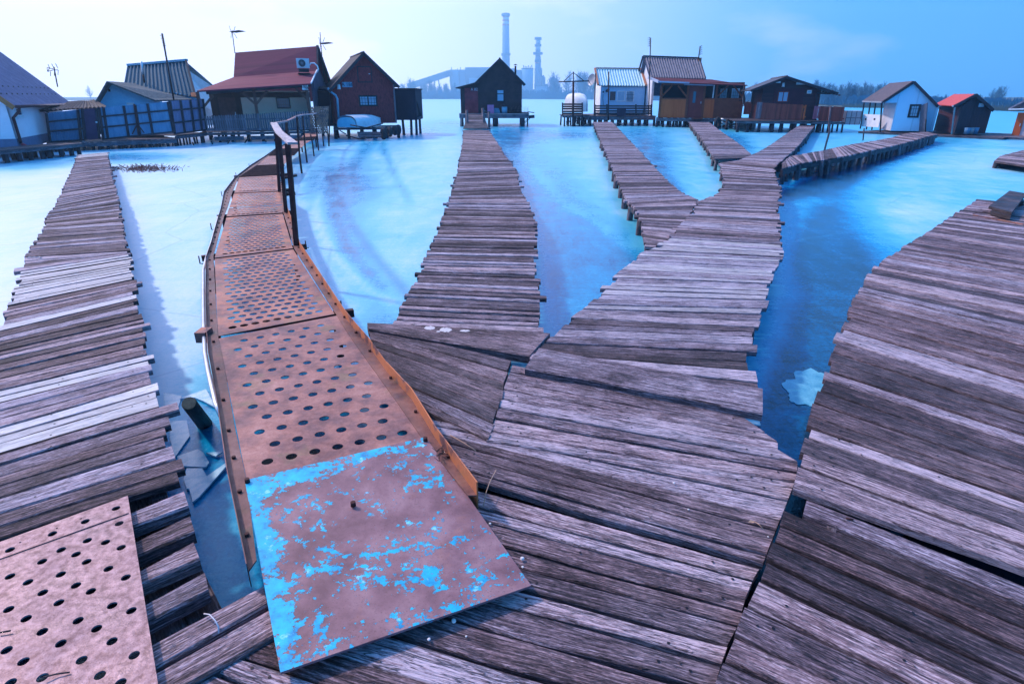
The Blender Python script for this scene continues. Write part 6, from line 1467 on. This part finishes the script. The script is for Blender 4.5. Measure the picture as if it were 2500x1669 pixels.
# undergrowth that reads as one mass
mb = MB(); rnd = random.Random(5)
for i in range(5200):
    px = rnd.uniform(945, 2650); D = shoreD(px); f = rnd.random(); D2 = D+2+f*f*D*.14; p = atD(px, D2, .3)
    h = (D/520)**.9*rnd.uniform(2.4, 7.5); wd = h*rnd.uniform(.05, .3); lean = rnd.uniform(-.4, .4)*h
    n0 = mb.add([p+Vector((-wd, 0, 0)), p+Vector((wd, 0, 0)), p+Vector((lean+wd*.15, 0, h)), p+Vector((lean-wd*.15, 0, h))]); mb.face((n0, n0+1, n0+2, n0+3), None)
    n0 = mb.add([p+Vector((0, -wd, 0)), p+Vector((0, wd, 0)), p+Vector((lean, 0, h*.8))]); mb.face((n0, n0+1, n0+2), None)
o = mb.build('undergrowth', TREE); tag(o, 'hazy undergrowth and brush along the far shore', 'undergrowth', kind='stuff')
mb = MB()
for i in range(2600):
    px = rnd.uniform(2060, 2520); D = shoreD(px)*rnd.uniform(.985, 1.02); p = atD(px, D, 0); h = rnd.uniform(.5, 1.0); wd = .03
    n0 = mb.add([p+Vector((-wd, 0, 0)), p+Vector((wd, 0, 0)), p+Vector((rnd.uniform(-.2, .2), 0, h))]); mb.face((n0, n0+1, n0+2), None)
o = mb.build('reed_belt', REED); tag(o, 'pale dry reed belt along the right bank', 'reeds', kind='stuff')
# ------------------------------------------------------------------ power plant
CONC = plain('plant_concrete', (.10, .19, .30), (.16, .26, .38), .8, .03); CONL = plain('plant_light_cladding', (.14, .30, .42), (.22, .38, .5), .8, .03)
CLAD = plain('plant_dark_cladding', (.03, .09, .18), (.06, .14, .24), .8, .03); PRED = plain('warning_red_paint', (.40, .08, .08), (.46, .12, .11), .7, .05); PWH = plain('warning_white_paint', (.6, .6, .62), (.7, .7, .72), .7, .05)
DP = 1050; SS = DP/600
def K(x, y, D=600): return V(*c3(x, y), D*SS)
pp_ = thing('power_plant', 'hazy power plant halls with a long inclined conveyor behind the black hut', 'power plant', K(900, 1050))
def hall(x0, y0, x1, y1, D, dep, mat, name, parent=pp_):
    a, b = K(x0, y0, D), K(x1, y1, D); mb = MB(); mb.box((a.x, D*SS, .5), (b.x-a.x, 0, 0), (0, dep*SS, 0), (0, 0, a.z-.5)); return part(mb, name, mat, parent)
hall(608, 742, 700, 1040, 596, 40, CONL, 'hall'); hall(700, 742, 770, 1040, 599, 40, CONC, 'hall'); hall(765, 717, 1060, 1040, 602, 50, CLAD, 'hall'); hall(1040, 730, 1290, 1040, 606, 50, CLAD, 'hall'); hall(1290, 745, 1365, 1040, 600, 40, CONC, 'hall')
hall(805, 830, 900, 1040, 600, 1, CONL, 'bay'); hall(1640, 930, 1790, 1045, 604, 20, CONC, 'hall')
for i, (x, w_) in enumerate(((616, 6), (712, 6), (750, 4), (680, 5), (1270, 12))): hall(x, 715 if i < 2 else 728, x+w_, 745, 600, 3, CLAD, 'roof_vent')
mb = MB(); mb.bar(K(612, 775, 597), K(160, 922, 580), 6*SS, 5.0*SS); part(mb, 'conveyor', CLAD, pp_)
for x, y in ((460, 830), (320, 875)):
    mb = MB(); p = K(x, y, 590)
    for s in (-1, 1): mb.bar((p.x+s*1.5*SS, 590*SS, p.z), (p.x+s*3.5*SS, 590*SS, .5), .9*SS, .9*SS, (0, 1, 0))
    part(mb, 'trestle', CLAD, pp_)
mb = MB(); mb.tube([K(612, 850, 595), K(625, 960, 595)], 1.2*SS, 8); mb.tube([K(612, 745, 595), K(612, 850, 595)], 1.0*SS, 8); part(mb, 'pipe', CLAD, pp_)
def stack(px0, pyT, pyB, rT, rB, label, bands, D, collars):
    rT *= SS; rB *= SS; t = K(px0, pyT, D); b = K(px0+2, pyB, D); D0 = D; D = D*SS; th_ = thing('chimney', label, 'chimney', (b.x, D, .5))
    ys = sorted(set([pyT, pyB]+[y for y, m_ in bands])); x = b.x
    for (y0, mt), nx in zip(bands, [q[0] for q in bands[1:]]+[pyB]):
        za, zb = K(px0, y0, D0).z, K(px0, nx, D0).z; f = lambda z: rT+(rB-rT)*(t.z-z)/(t.z-b.z)
        mb = MB(); mb.tube([(x, D, zb), (x, D, za)], [f(zb), f(za)], 24, True); part(mb, 'shaft', mt, th_)
    for y, rr in collars:
        z = K(px0, y, D0).z; mb = MB(); mb.tube([(x, D, z-1*SS), (x, D, z+1*SS)], rr*SS, 24); part(mb, 'gallery', CLAD, th_)
    return th_
s_ = 35/4.356/2.44
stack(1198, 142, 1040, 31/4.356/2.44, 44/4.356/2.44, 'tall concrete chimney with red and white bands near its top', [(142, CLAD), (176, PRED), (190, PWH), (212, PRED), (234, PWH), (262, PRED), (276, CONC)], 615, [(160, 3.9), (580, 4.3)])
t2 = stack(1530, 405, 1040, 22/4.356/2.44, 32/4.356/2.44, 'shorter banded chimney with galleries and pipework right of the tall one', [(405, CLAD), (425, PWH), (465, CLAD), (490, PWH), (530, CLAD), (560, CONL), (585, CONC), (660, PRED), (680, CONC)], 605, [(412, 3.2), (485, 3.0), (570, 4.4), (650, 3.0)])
for x0, y0, x1, w_ in ((1505, 730, 1585, 6), (1590, 810, 1600, 2)): 
    a, b = K(x0, y0, 608), K(x1, y0, 608); mb = MB(); mb.box((a.x, 608*SS, .5), (b.x-a.x, 0, 0), (0, 6*SS, 0), (0, 0, a.z)); part(mb, 'tower_base', CONC, t2)
mb = MB(); mb.tube([K(1560, 600, 603), K(1562, 760, 603), K(1580, 820, 603), K(1582, 1000, 603)], .9*SS, 6); part(mb, 'pipe', CLAD, t2)
mb = MB(); mb.tube([K(1585, 830, 602), K(1598, 812, 602), K(1604, 830, 602), K(1606, 905, 602), K(1645, 905, 602)], 1.2*SS, 8); part(mb, 'pipe', CLAD, t2)
for k, (x, yT, w_, lb, mt) in enumerate(((1428, 735, 57, 'large pale cylindrical silo between the black hut and the shorter chimney', CONL), (1582, 920, 62, 'low round storage tank at the foot of the shorter chimney', CONL))):
    t = K(x, yT, 601); th_ = thing('silo', lb, 'silo', (t.x, 601*SS, .5)); r_ = w_/4.356/2.44*SS; mb = MB(); mb.tube([(t.x, 601*SS, .5), (t.x, 601*SS, t.z)], r_, 28); part(mb, 'tank', mt, th_)
    mb = MB(); mb.tube([(t.x, 601*SS, t.z+.01), (t.x, 601*SS, t.z+1)], r_*1.05, 28); part(mb, 'rim', CLAD, th_)
    if k == 0:
        mb = MB()
        for q in range(6): mb.box((t.x+(-4+q*1.5)*SS, 600*SS, t.z+1), (.8*SS, 0, 0), (0, 1, 0), (0, 0, random.uniform(1, 3)*SS))
        part(mb, 'roof_equipment', CLAD, th_)
for i, (x, h_) in enumerate(((2010, 945), (2035, 935), (2060, 950))): pass
# pylon-like masts on the far left shore
# ------------------------------------------------------------------ reeds, poles and litter on the ice
mb = MB(); rnd = random.Random(12)
for i in range(420):
    x = rnd.gauss(350, 42); y = 413+rnd.gauss(0, 4.0); p = G(x, y, 0); h = rnd.uniform(.02, .10)
    e = p+Vector((rnd.uniform(-.12, .12), rnd.uniform(-.05, .05), h)); mb.bar(p, e, .012, .008)
o = mb.build('reed_stubble', plain('brown_reed_stubble', (.10, .03, .03), (.24, .09, .07), .85, 5)); tag(o, 'patch of brown reed stubble frozen into the ice near the left boardwalk', 'reeds', kind='stuff')
def stick(pts, r, label, mat=WOOD_DARK):
    mb = MB(); mb.tube(pts, r, 6); single(mb, 'pole', mat, label, 'pole')
q = G(*c5(757, 750), 0); stick([q, V(*c5(800, 590), q.y), V(*c5(797, 500), q.y), V(*c5(810, 390), q.y)], .035, 'crooked bare pole standing in the ice beside the right pier', WOOD_FAR)
q = G(*c5(1066, 662), 0); stick([q, V(*c5(1076, 565), q.y)], .03, 'short dark stake in the ice in front of the white panel hut')
# board with chain on the right platform
zr = ZD+.062
mb = MB(); a, b, c_, d = [G(*e6(*p), zr) for p in ((1258, 162), (1372, 195), (1444, 105), (1360, 90))]
up = Vector((0, 0, .05)); mb.poly_prism([a+up, b+up, c_+up*1.6, d+up*1.6], (0, 0, .04), (.2, .5, 0)); bb_ = single(mb, 'step_board', WOOD_DARK, 'dark timber step lying on the far end of the raised right platform', 'step')
mb = MB(); mb.poly_prism([G(*e6(*p), zr) for p in ((1270, 172), (1372, 200), (1380, 180), (1290, 158))], (0, 0, .048), (.2, .5, 0)); 
mb.poly_prism([G(*e6(*p), zr) for p in ((1370, 120), (1440, 128), (1444, 118), (1375, 108))], (0, 0, .06)); o2 = mb.build('runner', WOOD_DARK, bb_, base=bb_.location.copy())
mb = MB(); n = 14
for i in range(n):
    p = G(*e6(1185+i*5.6, 168-i*.9+2*math.sin(i)), zr+.004); q = G(*e6(1185+(i+.9)*5.6, 168-(i+.9)*.9), zr+.010); mb.tube([p, q], .005, 5)
single(mb, 'chain', RUSTDARK, 'rusty chain running from the dark timber step across the planks', 'chain')
mb = MB(); mb.bar(G(*e6(1190, 175), zr), G(*e6(1444, 222), zr), .02, .012); single(mb, 'iron_strip', RUST, 'rusty iron strip across the raised platform beside the chain', 'metal strip')
def pebble(p, r, label, mat=STONE, sq=.6, group=None):
    r *= .62; mb = MB(); rnd = random.Random(int(p.x*1000)); ax = 7; rg = []
    for j in range(1, 4):
        ph = math.pi*j/4; rg.append(mb.add([p+Vector((math.cos(k*6.283/ax)*math.sin(ph)*r*rnd.uniform(.75, 1.2), math.sin(k*6.283/ax)*math.sin(ph)*r*rnd.uniform(.75, 1.2), r*sq*(1-math.cos(ph)))) for k in range(ax)]))
    b0 = mb.add([p]); t0 = mb.add([p+Vector((0, 0, r*sq*2))])
    for k in range(ax):
        l = (k+1) % ax; mb.face((b0, rg[0]+l, rg[0]+k), None); mb.face((t0, rg[2]+k, rg[2]+l), None)
        for A_, B_ in ((rg[0], rg[1]), (rg[1], rg[2])): mb.face((A_+k, A_+l, B_+l, B_+k), None)
    return single(mb, 'pebble', mat, label, 'pebble', group)
zd = ZD-.022
for (x, y), r, lb in (((1425, 1212), .016, 'white pebble just below the lower edge of the blue plate'), ((1495, 1297), .007, 'small white pebble on the planks below the blue plate'), ((1815, 855), .015, 'white pebble right of the blue plate corner'), ((1818, 902), .009, 'tiny white stone at the right corner of the blue plate'), ((1284, 1315), .010, 'pale stone beside a thin wire below the blue plate'), ((1632, 655), .010, 'grey chip of stone beside the right edge of the blue plate')):
    pebble(G(*e3(x, y), zd), r, lb)
for (x, y), r, lb in (((118, 208), .010, 'white pebble left of centre on the middle deck'), ((210, 376), .008, 'small white pebble lying on the middle deck near the dry leaf'), ((718, 549), .006, 'white speck of stone by the seam to the raised right platform')):
    pebble(G(*e7(x, y), ZD-.016), r, lb)
LEAF = plain('dry_leaf', (.40, .24, .16), (.55, .36, .26), .8, 20)
lf = thing('leaf', 'small curled orange leaf with a long stalk on the middle deck', 'leaf', G(*e7(615, 455), ZD-.012)); c_ = G(*e7(615, 455), ZD-.01)
mb = MB(); n0 = mb.add([c_+Vector(p) for p in ((-.016, 0, .001), (-.004, .009, .006), (.012, .003, .002), (.002, -.008, .005), (0, 0, .0))]); mb.face((n0, n0+4, n0+1), None); mb.face((n0+1, n0+4, n0+2), None); mb.face((n0+2, n0+4, n0+3), None); mb.face((n0+3, n0+4, n0), None); part(mb, 'blade', LEAF, lf)
mb = MB(); mb.tube([c_+Vector((.012, .002, .002)), G(*e7(660, 468), ZD), G(*e7(690, 500), ZD-.008)], .0012, 5); part(mb, 'stalk', LEAF, lf)
pebble(G(*e5(602, 543), ZD), .022, 'pale stone on the dark boardwalk branching to the white hut', LEAF, .7)
mb = MB(); mb.tube([G(*e7(1215, 430), ZD+.03), G(*e7(1262, 438), ZD+.03)], .004, 5); single(mb, 'nail', RUSTDARK, 'rusty nail lying on the bluish plank at the right', 'nail')
mb = MB(); pts = [G(*e4(*p), ZD+z_) for p, z_ in (((945, 1165), .03), ((905, 1240), .02), ((880, 1310), .015), ((862, 1400), 0.0))]; mb.tube(pts, .0018, 5); single(mb, 'straw', LEAF, 'pale dry straw lying by the end of the gangway', 'straw')
mb = MB(); mb.tube([G(*e4(650, 945), ZD+.012), G(*e4(740, 995), ZD+.012), G(*e4(815, 1045), ZD+.014)], .002, 5); single(mb, 'twig', LEAF, 'thin twig on the boards right of the gangway', 'twig')
mb = MB(); mb.tube([G(*e2(x, y), ZD+z_) for x, y, z_ in ((1168, 1165, .0), (1200, 1170, .025), (1232, 1205, .035), (1250, 1240, .02), (1252, 1278, .0))], .0022, 6); single(mb, 'wire', plain('pale_wire', (.45, .45, .5), (.6, .6, .66), .5), 'loop of pale wire on the edge board left of the blue plate', 'wire')
mb = MB(); mb.tube([G(*e2(245, 1530), ZD+.045), G(*e2(320, 1510), ZD+.04), G(*e2(398, 1500), ZD+.036)], .0025, 5); single(mb, 'twig', WOOD_DARK, 'thin twig on the lower end of the perforated plate', 'twig')
mb = MB(); mb.tube([G(*e2(-10, 1275), ZD+.04), G(*e2(60, 1262), ZD+.04)], .003, 5); single(mb, 'twig', WOOD_DARK, 'short dark twig at the left border on the perforated plate', 'twig')
mb = MB(); rnd = random.Random(2)
for i in range(26):
    p = G(*e4(rnd.gauss(600, 14), rnd.gauss(1055, 24)), ZW+rnd.uniform(.002, .03)); mb.tube([p, p+Vector((rnd.uniform(-.03, .03), rnd.uniform(-.03, .03), rnd.uniform(-.01, .015)))], .0018, 4)
o = mb.build('dead_leaf_litter', WOOD_DARK, gw); tag(o, 'clump of dead twigs caught in the right channel', kind='stuff')
# salt / lichen crust on the thick board
SALT = plain('salt_crust', (.38, .34, .36), (.62, .58, .6), .9, 40)
mb = MB(); rnd = random.Random(8)
for cx, cy, rx, ry in ((520, 262, 46, 16), (622, 274, 52, 19), (745, 280, 44, 9), (575, 285, 18, 6)):
    n = 22; c_ = G(*e4(cx, cy), ZD+.0165); idx = mb.add([c_]+[G(*e4(cx+rx*(.75+.35*noise.noise(Vector((cx, k*.9, 0))))*math.cos(k*6.283/n), cy+ry*(.75+.35*noise.noise(Vector((cx, k*.9, 3))))*math.sin(k*6.283/n)), ZD+.0145) for k in range(n)])
    for k in range(n): mb.face((idx, idx+1+k, idx+1+(k+1) % n)[::-1], None)
single(mb, 'salt_stain', SALT, 'white crusty salt patches on the thick board at the middle boardwalk start', 'stain')
# tangle of string on the left boardwalk
mb = MB(); pts = [G(*c6(190+i*11, 812-14*abs(math.sin(i*1.1)) + (i % 3)*3), ZD+.01) for i in range(10)]; mb.tube(pts, .004, 5); single(mb, 'string', bpy.data.materials['pale_wire'], 'tangle of pale string at the left edge of the left boardwalk', 'string')
# thin ice plates in the left channel
ICEP = plain('thin_frosted_ice', (.14, .46, .66), (.55, .76, .86), .25, 14, bump=.2, spec=.7)
e8 = crop(400, 940, 3.409)
for i, pts in enumerate(([(0, 60), (150, 90), (120, 180), (0, 200)], [(45, 300), (190, 290), (215, 420), (90, 600), (50, 440)], [(130, 110), (350, 30), (440, 190), (330, 130), (250, 100)], [(110, 590), (280, 530), (330, 560), (375, 640), (350, 680), (140, 670)], [(190, 690), (320, 690), (360, 760), (310, 850), (190, 860), (165, 780)], [(350, 560), (490, 550), (430, 590)], [(210, 860), (520, 640), (530, 660), (300, 920), (240, 970)])):
    mb = MB(); z_ = .012+.002*i; mb.poly_prism([G(*e8(*p), z_) for p in pts], (0, 0, -.01)); single(mb, 'ice_plate', ICEP, ['square pale ice plate against the left boardwalk above the stump', 'jagged ice plate left of the stump reflection', 'curved ice plate behind the stump', 'five sided ice plate below the stump', 'cracked ice plate lowest in the left channel', 'small sliver of ice under the gangway edge', 'long ice tongue with a frayed edge in the left channel'][i], 'ice plate')
# frosted floe under the right platform edge
mb = MB(); pts = []
for k in range(60):
    a = k*6.283/60; rr_ = .95+.35*noise.noise(Vector((math.cos(a)*2.6, math.sin(a)*2.6, 4)))+.12*noise.noise(Vector((math.cos(a)*9, math.sin(a)*9, 4))); pts.append(G(*e6(385+140*rr_*math.cos(a), 1045+95*rr_*math.sin(a)), .005))
mb.poly_prism(pts, (0, 0, -.004)); single(mb, 'ice_floe', plain('frosty_floe', (.02, .24, .44), (.20, .55, .72), .3, 9, bump=.3, spec=.5), 'pale round ice floe half under the raised right platform', 'ice plate')
mb = MB(); mb.poly_prism([G(*e6(*p), .012) for p in ((30, 1170), (105, 1180), (118, 1235), (40, 1220))], (0, 0, -.01)); single(mb, 'ice_plate', ICEP, 'small pale ice plate beside the stepped plank ends', 'ice plate')
# ------------------------------------------------------------------ haze
mb = MB(); mb.box((-1300, -40, -1.5), (2600, 0, 0), (0, 1400, 0), (0, 0, 166))
hm = bpy.data.materials.new('haze_air'); hm.use_nodes = True; ht_ = hm.node_tree; ht_.nodes.clear()
ho_ = ht_.nodes.new('ShaderNodeOutputMaterial'); hv = ht_.nodes.new('ShaderNodeVolumePrincipled')
hv.inputs['Color'].default_value = (.42, .75, 1, 1); hv.inputs['Density'].default_value = HAZE_D; hv.inputs['Anisotropy'].default_value = .55
ht_.links.new(hv.outputs[0], ho_.inputs['Volume'])
hz = mb.build('haze', hm, base=Vector()); tag(hz, 'thin blue winter haze over the lake', 'haze', kind='stuff')
